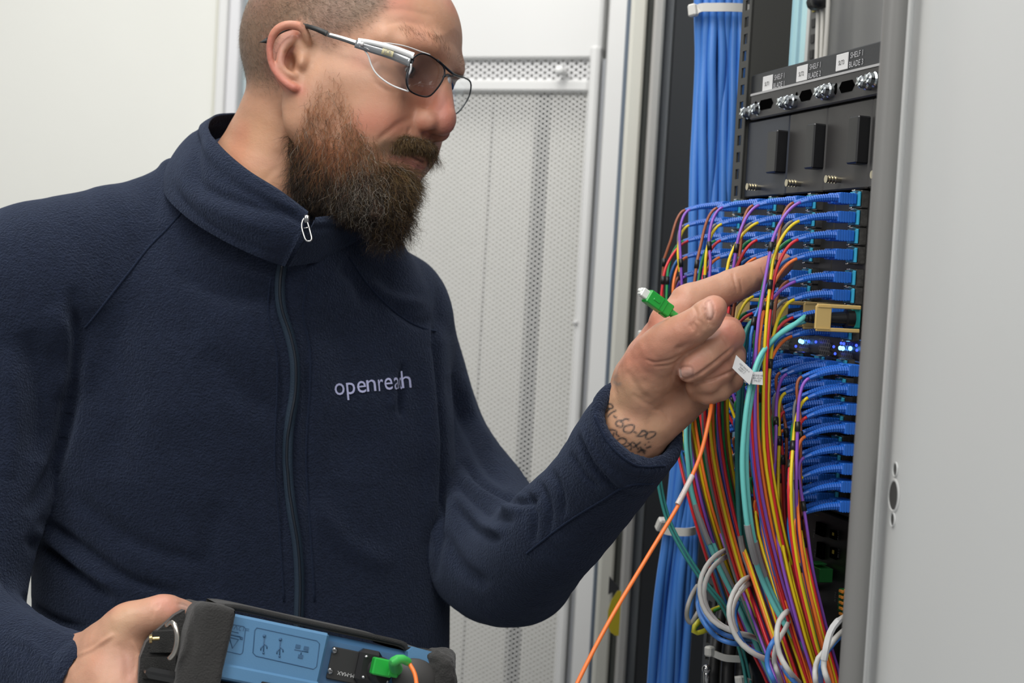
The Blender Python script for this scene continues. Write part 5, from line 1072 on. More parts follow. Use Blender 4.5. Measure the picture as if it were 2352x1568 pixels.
MB().tube(WP([(1727, 858, 1.186), (1724, 880, 1.186)]), .0052, 12).build('wrap', mat('paper', (.72, .72, .72)), fl, True)
# ------------------------------------------------------------------ lower black unit with terminals
low = empty('power_unit', RK.P(.1, 0, rz(1900, 1500)), 'black unit under the port shelves with green and orange screw terminals', 'equipment')
m = MB(); RK.box(m, -.12, sA - .004, -.12, -.002, rz(1920, 1700), rz(1945, 1196), .001); m.build('housing', mat('black_unit', (.009, .009, .010), rough=.45), low)
def pbox(px0, py0, px1, py1, t0, t1, name, m_, par, bev=.0006):
    s0, z1 = RK.hit(px0, py0, t1); s1, z0 = RK.hit(px1, py1, t1); mb = MB(); RK.box(mb, s0, s1, t0, t1, z0, z1, bev); return mb.build(name, m_, par)
M_TG = mat('terminal_green', (.015, .13, .03), rough=.4); M_TO = mat('terminal_orange', (.60, .22, .03), rough=.4)
tg = pbox(1852, 1292, 1881, 1338, 0, .012, 'terminal_block', M_TG, low); pbox(1858, 1287, 1874, 1297, .004, .014, 'terminal_step', M_TG, tg)
s, z = RK.hit(1856, 1290, .014); MB().ball(RK.P(s, .015, z), .0018, 5).build('green_lamp', mat('green_lamp', (.2, .9, .05), emit=(.25, 1, .03), estr=2.5), tg, True)
tb = pbox(1926, 1350, 1950, 1416, 0, .010, 'terminal_block', M_TG, low)
for r in range(5):
    for cc in range(2): pbox(1926 + cc * 12, 1353 + r * 13 - cc * 1, 1934 + cc * 12, 1363 + r * 13 - cc * 1, .008, .012, 'terminal_lever', M_TO, tb, .0003)
tb2 = pbox(1752, 1250, 1773, 1292, 0, .010, 'terminal_block', M_TG, low); pbox(1754, 1256, 1760, 1284, .008, .012, 'terminal_lever', M_TO, tb2, .0003)
for (a, b, c, d) in ((1874, 1197, 1890, 1233), (1876, 1243, 1888, 1285), (1906, 1215, 1918, 1240), (1906, 1255, 1918, 1285)): pbox(a, b, c, d, -.002, .0006, 'port_opening', mat('deep_black', (.003, .003, .004), rough=.4), low, .0002)
for (x, y, w_, h_) in ((1870, 1181, 9, 3), (1911, 1222, 3, 8), (1911, 1262, 3, 10)): pbox(x, y, x + w_, y + h_, .0004, .0012, 'contact', mat('contact_gold', (.35, .26, .03), rough=.4), low, .0001)
for (x, y, t_) in ((1866, 1225, 'IN 1'), (1868, 1270, 'IN 2'), (1921, 1230, 'ALM'), (1922, 1270, 'BITS'), (1915, 1370, 'RTN'), (1922, 1385, '-48V'), (1878, 1320, 'GPS')):
    s, z = RK.hit(x, y, 0); m = MB(); text_on(m, t_, .0040, RK.P(s, -.0014, z), np.array([0, 0, 1.]), RK.d, .0001); m.build('printed_text', mat('unit_print', (.18, .18, .18)), low)
for x, y in ((1779, 1290), (1868, 1351)):
    s, z = RK.hit(x, y, 0); c = RK.P(s, -.002, z); MB().cyl(c, c + RK.n * .010, .0028, 10).ball(c + RK.n * .011, .0036, 5).build('white_pin', M_NYL, low, True)
# ------------------------------------------------------------------ looped power leads at the bottom
M_WCAB = mat('white_jacket', (.64, .63, .60), rough=.4); M_BL2 = mat('mid_blue_jacket', (.06, .22, .62), rough=.4); M_KCAB = mat('black_jacket', (.014, .014, .015), rough=.5)
def lead(P, r, m_, label, name='power_lead', sleeve=None, group='looped leads at the bottom of the rack'):
    P = [(x, y, d - (.06 if 1 < i < len(P) - 1 and 'loop' in label else 0)) for i, (x, y, d) in enumerate(P)]
    Q = toW(spl(CP(P), 48)); o = MB().tube(Q, r, 8).build(name, m_, None, True); tag(o, label, 'cable', group)
    if sleeve: a, b = sleeve; mb = MB().tube(Q[a:b], r * 1.22, 8).build('sleeve', mat('sleeve_white', (.60, .60, .60), rough=.45), o, auto=True)
    return o
D_ = 1.34
lead([(1740, 1262, 1.42), (1700, 1256, 1.40), (1660, 1266, 1.37), (1628, 1292, 1.35), (1608, 1335, D_), (1612, 1385, D_), (1640, 1428, D_), (1690, 1452, D_), (1730, 1462, 1.36), (1790, 1500, 1.4)], .0021, M_WCAB, 'white lead of the topmost loop, outer strand beside the blue bundle')
lead([(1742, 1270, 1.43), (1705, 1266, 1.41), (1668, 1278, 1.38), (1636, 1304, 1.36), (1618, 1345, 1.35), (1622, 1390, 1.35), (1650, 1430, 1.35), (1700, 1455, 1.35), (1740, 1470, 1.38)], .0021, M_WCAB, 'white lead of the topmost loop, inner strand')
lead([(1606, 1350, 1.355), (1603, 1390, 1.35), (1616, 1428, 1.35), (1648, 1464, 1.35), (1690, 1478, 1.35), (1730, 1474, 1.37)], .0021, M_BL2, 'blue lead of the topmost loop, lower strand')
lead([(1612, 1340, 1.36), (1608, 1385, 1.355), (1626, 1425, 1.355), (1658, 1454, 1.355), (1700, 1466, 1.355), (1735, 1468, 1.375)], .0021, M_BL2, 'blue lead of the topmost loop, upper strand')
lead([(1785, 1335, 1.36), (1745, 1322, 1.34), (1710, 1330, 1.32), (1688, 1355, 1.31), (1675, 1392, 1.30), (1678, 1430, 1.30), (1696, 1470, 1.30), (1730, 1500, 1.30), (1780, 1522, 1.32), (1830, 1560, 1.34)], .0022, M_WCAB, 'white lead of the second loop, outer strand')
lead([(1786, 1345, 1.37), (1748, 1334, 1.35), (1716, 1342, 1.33), (1696, 1365, 1.32), (1682, 1400, 1.31), (1686, 1436, 1.31), (1706, 1478, 1.31), (1740, 1505, 1.31), (1785, 1530, 1.33)], .0020, M_WCAB, 'white lead of the second loop, inner strand', sleeve=(15, 22))
lead([(1696, 1380, 1.315), (1688, 1410, 1.312), (1694, 1448, 1.312), (1712, 1482, 1.312), (1745, 1502, 1.312), (1790, 1512, 1.33)], .0019, M_BL2, 'blue lead of the second loop')
lead([(1870, 1400, 1.33), (1835, 1392, 1.30), (1808, 1404, 1.28), (1790, 1425, 1.27), (1784, 1462, 1.26), (1792, 1505, 1.26), (1818, 1548, 1.26), (1860, 1590, 1.27)], .0022, M_WCAB, 'white lead of the third loop, outer strand', sleeve=(14, 20))
lead([(1872, 1410, 1.34), (1842, 1408, 1.31), (1818, 1420, 1.29), (1800, 1450, 1.28), (1784, 1480, 1.27), (1778, 1515, 1.27), (1788, 1550, 1.27), (1805, 1600, 1.28)], .0020, M_WCAB, 'white lead of the third loop, inner strand')
lead([(1822, 1440, 1.30), (1800, 1450, 1.275), (1778, 1470, 1.265), (1764, 1498, 1.262), (1763, 1530, 1.262), (1778, 1565, 1.262), (1800, 1610, 1.27)], .0020, M_BL2, 'blue lead of the third loop with a white sleeve', sleeve=(9, 20))
lead([(1786, 1480, 1.272), (1788, 1510, 1.268), (1806, 1545, 1.268), (1838, 1580, 1.272), (1870, 1620, 1.28)], .0018, M_BL2, 'blue lead inside the third loop')
lead([(1990, 1402, 1.28), (1958, 1408, 1.25), (1928, 1424, 1.23), (1908, 1450, 1.22), (1897, 1490, 1.21), (1892, 1530, 1.21), (1902, 1565, 1.21), (1920, 1610, 1.22)], .0022, M_WCAB, 'white lead of the loop beside the post, outer strand', sleeve=(22, 30))
lead([(1990, 1430, 1.29), (1955, 1436, 1.26), (1922, 1462, 1.24), (1900, 1490, 1.225), (1880, 1510, 1.22), (1872, 1540, 1.22), (1874, 1570, 1.22), (1880, 1620, 1.23)], .0021, M_WCAB, 'white lead of the loop beside the post, inner strand')
lead([(1985, 1450, 1.28), (1950, 1452, 1.255), (1925, 1466, 1.245), (1908, 1486, 1.24), (1890, 1512, 1.232), (1885, 1545, 1.23), (1888, 1610, 1.235)], .0020, M_BL2, 'blue lead of the loop beside the post')
lead([(1602, 1345, 1.44), (1590, 1365, 1.43), (1580, 1392, 1.42), (1578, 1418, 1.42), (1588, 1430, 1.42), (1600, 1412, 1.42), (1612, 1390, 1.43)], .0022, mat('grey_jacket', (.40, .38, .35), rough=.5), 'pale grey lead bent in a narrow hook beside the blue bundle')
lead([(1660, 1392, 1.43), (1635, 1402, 1.42), (1608, 1424, 1.41), (1592, 1444, 1.40), (1600, 1453, 1.40), (1622, 1446, 1.41), (1650, 1425, 1.43)], .0022, mat('earth_yellow', (.62, .58, .04), rough=.4), 'yellow and green earth lead in a small loop', name='earth_lead')
lead([(1660, 1394, 1.428), (1636, 1405, 1.418), (1610, 1427, 1.408), (1595, 1446, 1.398), (1602, 1451, 1.397), (1624, 1443, 1.408), (1650, 1422, 1.428)], .0015, mat('earth_green', (.06, .36, .06), rough=.4), 'green stripe lead lying along the yellow earth lead', name='earth_lead')
for i, (x, w_) in enumerate([(1636, .0052), (1668, .0062), (1700, .0062), (1742, .0075), (1778, .0062)]):
    lead([(x + 26, 1380, 1.46), (x + 12, 1460, 1.44), (x + 4, 1530, 1.42), (x, 1640, 1.41)], w_, M_KCAB, '%s thick black cable counted from the blue bundle' % ['first', 'second', 'third', 'fourth', 'fifth'][i], name='black_cable', group='thick black cables')
tie([(1626, 1497, 1.405), (1640, 1500, 1.40), (1665, 1510, 1.398), (1700, 1513, 1.40)], .0030, .0014, 'white cable tie round the thick black cables', (1630, 1495, 1.40, .004, .004, .0045))
tie([(1690, 1560, 1.395), (1705, 1560, 1.39), (1722, 1566, 1.392)], .0030, .0014, 'white cable tie at the very bottom on the black cables', (1700, 1562, 1.39, .004, .004, .0040))
MB().ball(W(1623, 1536, 1.40), .0042, 8).cyl(W(1623, 1536, 1.40), W(1623, 1570, 1.40), .0028, 10).build('stud', M_STEEL if 'M_STEEL' in globals() else M_BOLT, low, True)
# ------------------------------------------------------------------ tester in its black case
tst = empty('optical_tester', W(760, 1568, 1.17), 'blue and black handheld tester in a black fabric case, held over the hip', 'tester')
A_, B_ = C(520, 1405, 1.125), C(985, 1502, 1.165); ux = (B_ - A_) / np.linalg.norm(B_ - A_); vy = C(506, 1542, 1.118) - A_; uy = vy - ux * (vy @ ux); uy /= np.linalg.norm(uy); uz = np.cross(ux, uy)
TW = np.stack([toW(A_ + v)[0] - toW(A_)[0] for v in (ux, uy, uz)]); TA = toW(A_)[0]
def tl(px, py, dz=0.0):
    """tester-local x, y under a pixel on the plane dz behind the end face"""
    r = C(px, py, 1.0); o = A_ + uz * dz; k = (o @ uz) / (r @ uz); q = r * k - o; return q @ ux, q @ uy
def TP(x, y, z): return TA + TW[0] * x + TW[1] * y + TW[2] * z
def tbox(px0, py0, px1, py1, z0, z1, name, m_, par=tst, bev=.001, hgt=None):
    x0, y0 = tl(px0, py0, z0); x1, y1 = tl(px1, py1, z0); y1 = y0 + hgt if hgt else y1; return MB().box(TP((x0 + x1) / 2, (y0 + y1) / 2, (z0 + z1) / 2), TW, (abs(x1 - x0) / 2, abs(y1 - y0) / 2, abs(z1 - z0) / 2), bev).build(name, m_, par)
M_TB = mat('tester_blue', (.085, .21, .37), rough=.40, bumps=[(900, .15, .0005)]); M_TB2 = mat('tester_blue_dark', (.055, .14, .27), rough=.4); M_CASE = mat('case_fabric', (.022, .021, .020), rough=.85, sheen=.15, bumps=[(700, .6, .0015)])
xe = tl(1005, 1512)[0]; H_ = .048
MB().box(TP(xe / 2 - .004, H_ / 2 + .001, .075), TW, (xe / 2 + .006, H_ / 2, .07), .004).build('body', M_TB2, tst)
x1 = tl(757, 1455)[0]; cov = MB().box(TP(x1 / 2 - .005, .0215, .004), TW, (x1 / 2 + .005, .0215, .0055), .0018).build('port_cover', M_TB, tst)
MB().box(TP(x1 / 2 - .005, .0408, .002), TW, (x1 / 2 + .0055, .0055, .0055), .0015).build('cover_lip', M_TB, tst)
MB().box(TP(x1 / 2 + .012, .0015, .0035), TW, (x1 / 2 - .006, .0022, .0035), .001)
def tpath(P, z, r, name, m_, par, closed=True):
    Q = [TP(*tl(x, y, z), z) for x, y in P]; Q = Q + [Q[0]] if closed else Q; return MB().tube(np.array(Q), r, 5, cap=not closed).build(name, m_, par, True)
M_ENG = mat('engraved_blue', (.035, .10, .20), rough=.5)
tpath([(590, 1441), (728, 1471), (734, 1478), (727, 1530), (720, 1536), (588, 1506), (581, 1499), (585, 1447)], -.0016, .00035, 'embossed_frame', M_ENG, cov)
tpath([(524, 1432), (560, 1438), (564, 1443), (557, 1498), (552, 1502), (519, 1495)], -.0016, .00035, 'embossed_frame', M_ENG, cov)
for px, py in ((608, 1484), (645, 1492)):        # usb tridents, upside down
    for P in ([(px - 1, py - 25), (px - 3, py + 14)], [(px - 2, py - 4), (px - 9, py + 4), (px - 9, py + 9)], [(px - 2, py - 8), (px + 5, py), (px + 5, py + 5)]): tpath(P, -.0016, .00045, 'usb_symbol', M_ENG, cov, False)
    MB().ball(TP(*tl(px - 1, py - 24, -.0016), -.0016), .0013, 4).ball(TP(*tl(px - 3, py + 15, -.0016), -.0016), .0009, 4).build('usb_symbol', M_ENG, cov)
for P in ([(676, 1491), (708, 1497)], [(692, 1494), (691, 1503)]): tpath(P, -.0016, .0004, 'network_symbol', M_ENG, cov, False)
for px, py in ((684, 1484), (703, 1488), (690, 1507)): x, y = tl(px, py, -.0014); MB().box(TP(x, y, -.0016), TW, (.0017, .0013, .0004)).build('network_symbol', M_ENG, cov)
tpath([(527, 1463), (548, 1468), (534, 1488)], -.0016, .0005, 'warning_symbol', M_ENG, cov); tpath([(520, 1455), (552, 1462)], -.0016, .0005, 'plug_symbol', M_ENG, cov, False); tpath([(553, 1462), (557, 1464), (556, 1468), (552, 1467)], -.0016, .0005, 'plug_symbol', M_ENG, cov)
def ttext(txt, px, py, size, z, m_, par, flip=-1):
    mb = MB(); x, y = tl(px, py, z); text_on(mb, txt, size, TP(x, y, z), TW[0] * flip, TW[1] * -flip, 0); return mb.build('lettering', m_, par)
ttext('=12V/2A', 543, 1440, .0052, -.0018, M_ENG, cov); tpath([(530, 1449), (548, 1453)], -.0016, .0003, 'dash_symbol', M_ENG, cov, False)
x, y = tl(620, 1545, -.002); MB().box(TP(x, .0452, -.0015), TW, (.0048, .0028, .0035), .0006).build('latch', M_BLK, cov)
plate = tbox(766, 1484, 842, 1500, .0015, .0050, 'module_plate', mat('plate_black', (.018, .018, .018), rough=.5), tst, .0008, hgt=.0235)
for px, py in ((769, 1494), (759, 1541)):
    x, y = tl(px, py, .0); c = TP(x, y, .0015); MB().tube([c, c - TW[2] * .0012, c - TW[2] * .002], [.0022, .0022, .0015], 14).build('screw', M_STEEL, plate, auto=True); MB().box(c - TW[2] * .0021, TW, (.0013, .0003, .0002)).build('screw_slot', M_BLK, plate)
ttext('PM-MAX', 797, 1549, .0040, .0012, mat('tester_print', (.5, .5, .5)), plate)
x, y = tl(858, 1534, -.002); port = MB().box(TP(x - .004, y, .001), TW, (.0085, .0125, .006), .003).build('port_block', M_BLK, tst)
MB().tube([TP(x + .004, y + .001, .004), TP(x + .005, y + .001, -.006), TP(x + .007, y + .001, -.009)], [.0105, .0100, .0085], 20).build('port_collar', mat('rubber_black', (.016, .016, .017), rough=.55), port, auto=True)
for px, py in ((841, 1507), (834, 1554), (888, 1564)): a, b = tl(px, py, -.004); MB().ball(TP(a, b, -.005), (.0018, .0018, .0012), 5).build('screw', M_STEEL, port, True)
# blue corner, grey dust-cap lobe, fabric case, rim, handle strap
x0, y0 = tl(933, 1500, 0); x1_, _ = tl(992, 1512, 0)
MB().prism([(x0, .001), (x0 + .004, -.003), (x1_ + .002, -.002), (x1_ + .005, .045), (x0 + .016, .045), (x0 + .004, .02)], TP(0, 0, -.004), TW[0], TW[1], TW[2], .03).build('corner_cover', M_TB, tst)
MB().ball(TP(*tl(957, 1560, -.012), -.006), (.0175, .0150, .0075), 12, TW).build('dust_cap', mat('cap_grey', (.045, .043, .042), rough=.6), tst, True)
Pr = [(516, 1393), (560, 1397), (700, 1428), (850, 1460), (925, 1478), (935, 1490), (985, 1496), (1012, 1508)]
Q = np.array([TP(*tl(x, y, .004), .004) for x, y in Pr]); MB().tube(spl(Q, 50), .0020, 8).build('case_piping', mat('piping_black', (.014, .014, .014), rough=.7, bumps=[(1800, 1, .001)]), tst, True)
Q2 = spl(Q, 40); V = np.concatenate([Q2, Q2 + TW[2] * .12 - TW[1] * .004, Q2 + TW[2] * .12, Q2 + TW[1] * .003]); k = np.arange(39); mesh_np('case_top', V, np.concatenate([np.stack([j * 40 + k, j * 40 + k + 1, ((j + 1) % 4) * 40 + k + 1, ((j + 1) % 4) * 40 + k], 1) for j in range(4)]), M_CASE, tst)
# left end of the case: a rounded fabric boot over the corner
cf = Field(C(290, 1375, 1.13) * [1, 1, 0] + [-.02, -.05, 1.06], C(545, 1720, 1.13) * [1, 1, 0] + [0, 0, 1.32], .0018); AX = np.stack([ux, uy, uz])
cc_ = A_ - ux * .0115 + uy * .030 + uz * .014; cf.box(cc_, (.0135, .0335, .022), .008, A=AX, k=.0)
cf.box(A_ - ux * .006 + uy * .030 + uz * .060, (.012, .0335, .070), .003, A=AX, k=.003)
cv, cff = cf.mesh(); cs_ = Sculpt(smooth_mesh(cv, cff, 2), cff); cs_.groove([(437, 1400), (440, 1480), (436, 1568)], 6, .0010, taper=False); cs_.off += vnoise(cs_.V, 60, 2) * .0012; cs_.apply()
case = mesh_np('case_end', toW(cs_.V), cs_.F, M_CASE, tst)
mb = MB(); Pq = CP([(x, y, 1.133) for x, y in ((322, 1510), (336, 1475), (352, 1456), (402, 1412), (425, 1400), (430, 1640), (312, 1640))]); mb.add(toW(list(Pq) + [p + uz * .085 for p in Pq]), [tuple(range(7)), tuple(range(7, 14))[::-1]] + [(i, (i + 1) % 7, 7 + (i + 1) % 7, 7 + i) for i in range(7)]); mb.build('case_side', M_CASE, tst)
rg = MB().tube(toW(spl(CP([(384, 1436, 1.108), (394, 1429, 1.104), (402, 1436, 1.101), (407, 1456, 1.099), (406, 1480, 1.099), (400, 1500, 1.101), (390, 1512, 1.104)]), 30)), .0019, 10).build('d_ring', mat('brushed_nickel', (.62, .58, .52), rough=.25, metal=1), tst, True)
MB().tube(WP([(352, 1462, 1.122), (352, 1505, 1.122)]), [.0085, .0085], 10, flat=None)
for k_, (x0_, y0_, x1__, y1_, d_) in enumerate([(350, 1472, 404, 1470, 1.127), (334, 1532, 404, 1530, 1.127)]):
    mb = MB(); P = [C(x0_, y0_ - 22, d_ + .004), C(x1__, y0_ - 24, d_ - .004), C(x1__, y0_ + 26, d_ - .004), C(x0_ - 8, y0_ + 26, d_ + .004)]; mb.add(toW(P + [p + np.array([0, 0, .006]) for p in P]), [(0, 1, 2, 3), (7, 6, 5, 4), (0, 4, 5, 1), (1, 5, 6, 2), (2, 6, 7, 3), (3, 7, 4, 0)]); mb.build('strap', mat('webbing', (.020, .020, .019), rough=.8, bumps=[(1500, 1, .0012)]), tst)
for px, py, mm in ((366, 1466, mat('brass', (.62, .47, .22), rough=.25, metal=1)), (361, 1543, M_STEEL)):
    c = C(px, py, 1.120); MB().tube(toW([c, c + [-.0045, 0, -.001], c + [-.0050, 0, -.001], c + [-.0068, 0, -.0015]]), [.0014, .0014, .0034, .0030], 12).build('stud', mm, tst, auto=True)
mb = MB(); cf = Field(C(975, 1490, 1.17) * [1, 1, 0] + [-.02, -.02, 1.12], C(1055, 1700, 1.19) * [1, 1, 0] + [0, 0, 1.30], .0018)
cf.chain([C(985, 1505, 1.165), C(1012, 1518, 1.160), C(1022, 1545, 1.160), C(1020, 1600, 1.160)], [.004, .0065, .0075, .0080], k=.004, n=6); cf.box(C(1006, 1575, 1.195), (.012, .022, .04), .006, k=.004)
cv, cff = cf.mesh(); mesh_np('case_corner', toW(cv + vnormals(cv, cff) * (vnoise(cv, 250, 3) * .0012)[:, None]), cff, M_CASE, tst)
MB().box(TP(xe / 2 - .045, .052, .07), TW, (xe / 2 + .0, .004, .066), .003).build('screen_side', mat('gloss_black', (.012, .012, .012), rough=.15, coat=.5), tst)
# ------------------------------------------------------------------ orange patch cord: green plug in the fingers, green plug in the tester
M_GRN = mat('green_plastic', (.015, .36, .045), rough=.32); M_GRN2 = mat('green_rubber', (.06, .50, .10), rough=.38); M_FER = mat('ceramic_white', (.80, .82, .78), rough=.3)
oc = empty('orange_patch_cord', W(1520, 700, 1.18), 'orange fibre cord with green plugs, running from the hand to the tester', 'cable')
a, b = C(1476, 671, 1.176), C(1546, 722, 1.186); vx = (b - a) / np.linalg.norm(b - a); vz = np.array([.10, -.14, -1.]); vz -= vx * (vz @ vx); vz /= np.linalg.norm(vz); vyy = np.cross(vz, vx)
GW = np.stack([toW(a + v)[0] - toW(a)[0] for v in (vx, vyy, vz)]); Ga = toW(a)[0]; GP = lambda x, y, z: Ga + GW[0] * x + GW[1] * y + GW[2] * z; LG = np.linalg.norm(b - a)
mb = MB(); mb.box(GP(.0125, 0, 0), GW, (.0085, .0052, .0046), .0009); mb.box(GP(.0235, .0, 0), GW, (.0035, .0050, .0042), .0008); cn_ = mb.build('connector', M_GRN, oc)
MB().box(GP(.0115, 0, .0047), GW, (.0030, .0009, .0005), .0003).build('thumb_grip', M_GRN, cn_); MB().box(GP(.0235, -.0052, 0), GW, (.003, .0006, .002), .0002).build('key_rib', M_GRN, cn_)
MB().box(GP(.0165, 0, .0046), GW, (.0001, .0048, .0003)).build('seam_line', mat('seam_green', (.008, .16, .02), rough=.5), cn_)  # thin darker green line marking the body seam
mb = MB(); mb.box(GP(.0020, 0, 0), GW, (.0035, .0034, .0030), .0006); mb.box(GP(-.0012, .0018, 0), GW, (.0012, .0010, .0022), .0003); mb.box(GP(-.0012, -.0018, 0), GW, (.0012, .0010, .0022), .0003); mb.build('tip_housing', M_FER, cn_)
mb = MB(); mb.tube([GP(-.004, 0, 0), GP(.001, 0, 0)], [.00125, .00125], 12); mb.build('ferrule', M_FER, cn_, True)
bt_ = [GP(.026, 0, 0), GP(.032, .0002, 0), GP(.038, .0006, -.001), GP(.046, .0012, -.003)]; Q = spl(np.array(bt_), 20); MB().tube(Q, np.linspace(.0032, .0019, 20) * np.where(np.arange(20) % 2, .9, 1), 10).build('boot', M_GRN2, oc, auto=True)
fr0 = fromW(GP(.046, .0012, -.003)[None])[0]
run = [fr0, C(1600, 790, 1.215), C(1625, 860, 1.222), C(1634, 915, 1.205), C(1628, 965, 1.190), C(1610, 1040, 1.182), C(1588, 1096, 1.175), C(1558, 1160, 1.165), C(1480, 1290, 1.145), C(1400, 1425, 1.120), C(1326, 1568, 1.10), C(1240, 1760, 1.08), C(1090, 1860, 1.07), C(985, 1760, 1.07), C(962, 1640, 1.08), C(958, 1585, 1.095), C(953, 1548, 1.105), C(938, 1520, 1.113)]
Q = toW(spl(run, 150)); fib = MB().tube(Q, .00155, 10).build('fibre', mat('orange_jacket', (.85, .19, .035), rough=.38), oc, True)
mb = MB().tube(toW(spl(CP([(1590, 1092, 1.1755), (1575, 1122, 1.170), (1556, 1158, 1.164)]), 10)), .0021, 12).build('label_sleeve', mat('clear_label', (.58, .50, .47), rough=.35), oc, auto=True)
u = toW(C(1556, 1158, 1.164))[0] - toW(C(1590, 1092, 1.1755))[0]; u /= -np.linalg.norm(u); nn_ = CAMT - W(1572, 1126, 1.17); nn_ /= np.linalg.norm(nn_); v = np.cross(nn_, u); v /= np.linalg.norm(v)
mb2 = MB(); text_on(mb2, '00224030', .0030, W(1570, 1131, 1.169) + np.cross(u, v) * .0023, u, v, 0); mb2.build('label_print', M_INK, mb)
x, y = tl(884, 1530, -.014); mb = MB(); mb.box(TP(x - .002, y + .001, -.014), TW, (.0075, .0062, .0050), .001); mb.box(TP(x + .006, y + .0008, -.015), TW, (.004, .0056, .0045), .001); cn2 = mb.build('connector', M_GRN, oc)
pe = fromW(TP(x + .008, y, -.015)[None])[0]; bq = spl([pe, C(905, 1519, 1.108), C(922, 1513, 1.108), C(938, 1520, 1.113)], 24); MB().tube(toW(bq), np.linspace(.0052, .0030, 24) * np.where(np.arange(24) % 2, .93, 1), 12).build('boot', M_GRN2, oc, auto=True)
# small white clip on the cabinet edge behind the hand
tag(MB().box(W(1472, 771, 1.6), np.eye(3), (.0032, .004, .0055), .0015).build('edge_clip', M_NYL), 'small white clip on the rack edge behind the thumb', 'clip')
# ------------------------------------------------------------------ safety glasses
M_FRM = mat('glasses_frame', (.018, .020, .024), rough=.25, metal=.6); M_TMP = mat('temple_metal', (.32, .33, .33), rough=.3, metal=.9); M_TIP = mat('temple_rubber', (.018, .020, .020), rough=.5)
def clear(name, tint, gl=.04, extra=.0):
    m = bpy.data.materials.new(name); m.use_nodes = True; nt = m.node_tree; nt.nodes.clear(); N = nt.nodes.new; L = nt.links.new
    o = N('ShaderNodeOutputMaterial'); t = N('ShaderNodeBsdfTransparent'); t.inputs[0].default_value = (*tint, 1); g = N('ShaderNodeBsdfGlossy'); g.inputs['Roughness'].default_value = gl; f = N('ShaderNodeValue'); f.outputs[0].default_value = .05
    ad = N('ShaderNodeMath'); ad.operation = 'ADD'; ad.inputs[1].default_value = extra; L(f.outputs[0], ad.inputs[0]); mx = N('ShaderNodeMixShader'); L(ad.outputs[0], mx.inputs[0]); L(t.outputs[0], mx.inputs[1]); L(g.outputs[0], mx.inputs[2]); L(mx.outputs[0], o.inputs[0]); return m
M_LENS = clear('lens_clear', (.52, .50, .52), .03, .08); M_SHLD = clear('shield_clear', (.90, .90, .91), .08, .05); M_LENS2 = clear('lens_far', (.92, .93, .94), .03, .03)
M_RIMC = mat('clear_rim', (.70, .70, .70), rough=.15, coat=.6)
gls = empty('safety_glasses', W(980, 180, 1.33), 'clear safety glasses with side shields and dark wire rims on the face', 'glasses')
dn = lambda px: 1.322 + (px - 943) * .00044; df = lambda px: 1.385 + (px - 1036) * .0011
l1 = [(943, 146), (952, 131), (968, 123), (987, 128), (1009, 143), (1020, 156), (1021, 171), (1013, 190), (1002, 206), (989, 219), (977, 222), (959, 218), (941, 208), (934, 192), (934, 172)]
l2 = [(1033, 176), (1050, 173), (1065, 178), (1078, 185), (1082, 195), (1080, 212), (1075, 226), (1066, 241), (1054, 256), (1043, 263), (1036, 258), (1034, 220)]
for pts, dd, ml, nm in ((l1, dn, M_LENS, 'lens'), (l2, df, M_LENS2, 'lens')):
    R3 = spl(CP([(x, y, dd(x)) for x, y in pts + pts[:1]]), 49)[:-1]; RW = toW(R3); c = RW.mean(0); nrm = np.cross(RW[12] - RW[0], RW[24] - RW[0]); nrm /= np.linalg.norm(nrm); nrm = nrm if nrm @ (CAMT - c) > 0 else -nrm
    MB().tube(np.vstack([RW, RW[:1]]), .00075, 8, cap=False).build('rim', M_FRM, gls, True)
    rings = [c + (RW - c) * f + nrm * (.0022 * (1 - f * f)) for f in (1, .8, .55, .3)] ; V = np.concatenate(rings + [[c + nrm * .0022]]); F = [(a * 48 + i, a * 48 + (i + 1) % 48, (a + 1) * 48 + (i + 1) % 48, (a + 1) * 48 + i) for a in range(3) for i in range(48)] + [(144 + i, 144 + (i + 1) % 48, 192) for i in range(48)]
    mb = MB(); mb.add(V, F); mb.build(nm, ml, gls, True)
MB().tube(toW(spl(CP([(1004, 138, 1.349), (1020, 152, 1.357), (1036, 166, 1.370), (1048, 173, 1.384), (1062, 177, 1.405)]), 20)), .0012, 8).build('brow_bar', M_FRM, gls, True)
MB().tube(toW(spl(CP([(1019, 176, 1.357), (1028, 172, 1.366), (1036, 176, 1.378)]), 10)), .0011, 8).build('bridge', M_FRM, gls, True)
MB().ball(W(1030, 186, 1.372), (.0022, .0030, .0045), 6).build('nose_pad', mat('pad_clear', (.35, .35, .37), rough=.2, coat=.4), gls, True)
MB().ball(W(1034, 199, 1.39), (.0035, .003, .004), 6).build('nose_pad', M_FRM, gls, True)
def slab(P, h0, h1, th, name, m_, par=gls, n=30):
    Q = spl(CP(P), n); hh = np.linspace(h0, h1, n)[:, None]; T = np.gradient(Q, axis=0); T /= np.linalg.norm(T, axis=1, keepdims=True); vw = Q / np.linalg.norm(Q, axis=1, keepdims=True); U = np.cross(T, vw); U /= np.linalg.norm(U, axis=1, keepdims=True)
    V = toW(np.concatenate([Q + U * hh, Q - U * hh, Q - U * hh + vw * th, Q + U * hh + vw * th])); k = np.arange(n - 1)
    F = np.concatenate([np.stack([j * n + k, j * n + k + 1, ((j + 1) % 4) * n + k + 1, ((j + 1) % 4) * n + k], 1) for j in range(4)] + [np.array([[0, n, 2 * n, 3 * n], [n - 1, 2 * n - 1, 3 * n - 1, 4 * n - 1]])]); return mesh_np(name, V, F, m_, par, False)
slab([(596, 97, 1.352), (612, 95, 1.350), (640, 78, 1.352), (672, 62, 1.350), (690, 57, 1.345), (705, 60, 1.334), (730, 68, 1.329), (752, 78, 1.328)], .0002, .0024, .0035, 'temple_tip', M_TIP)
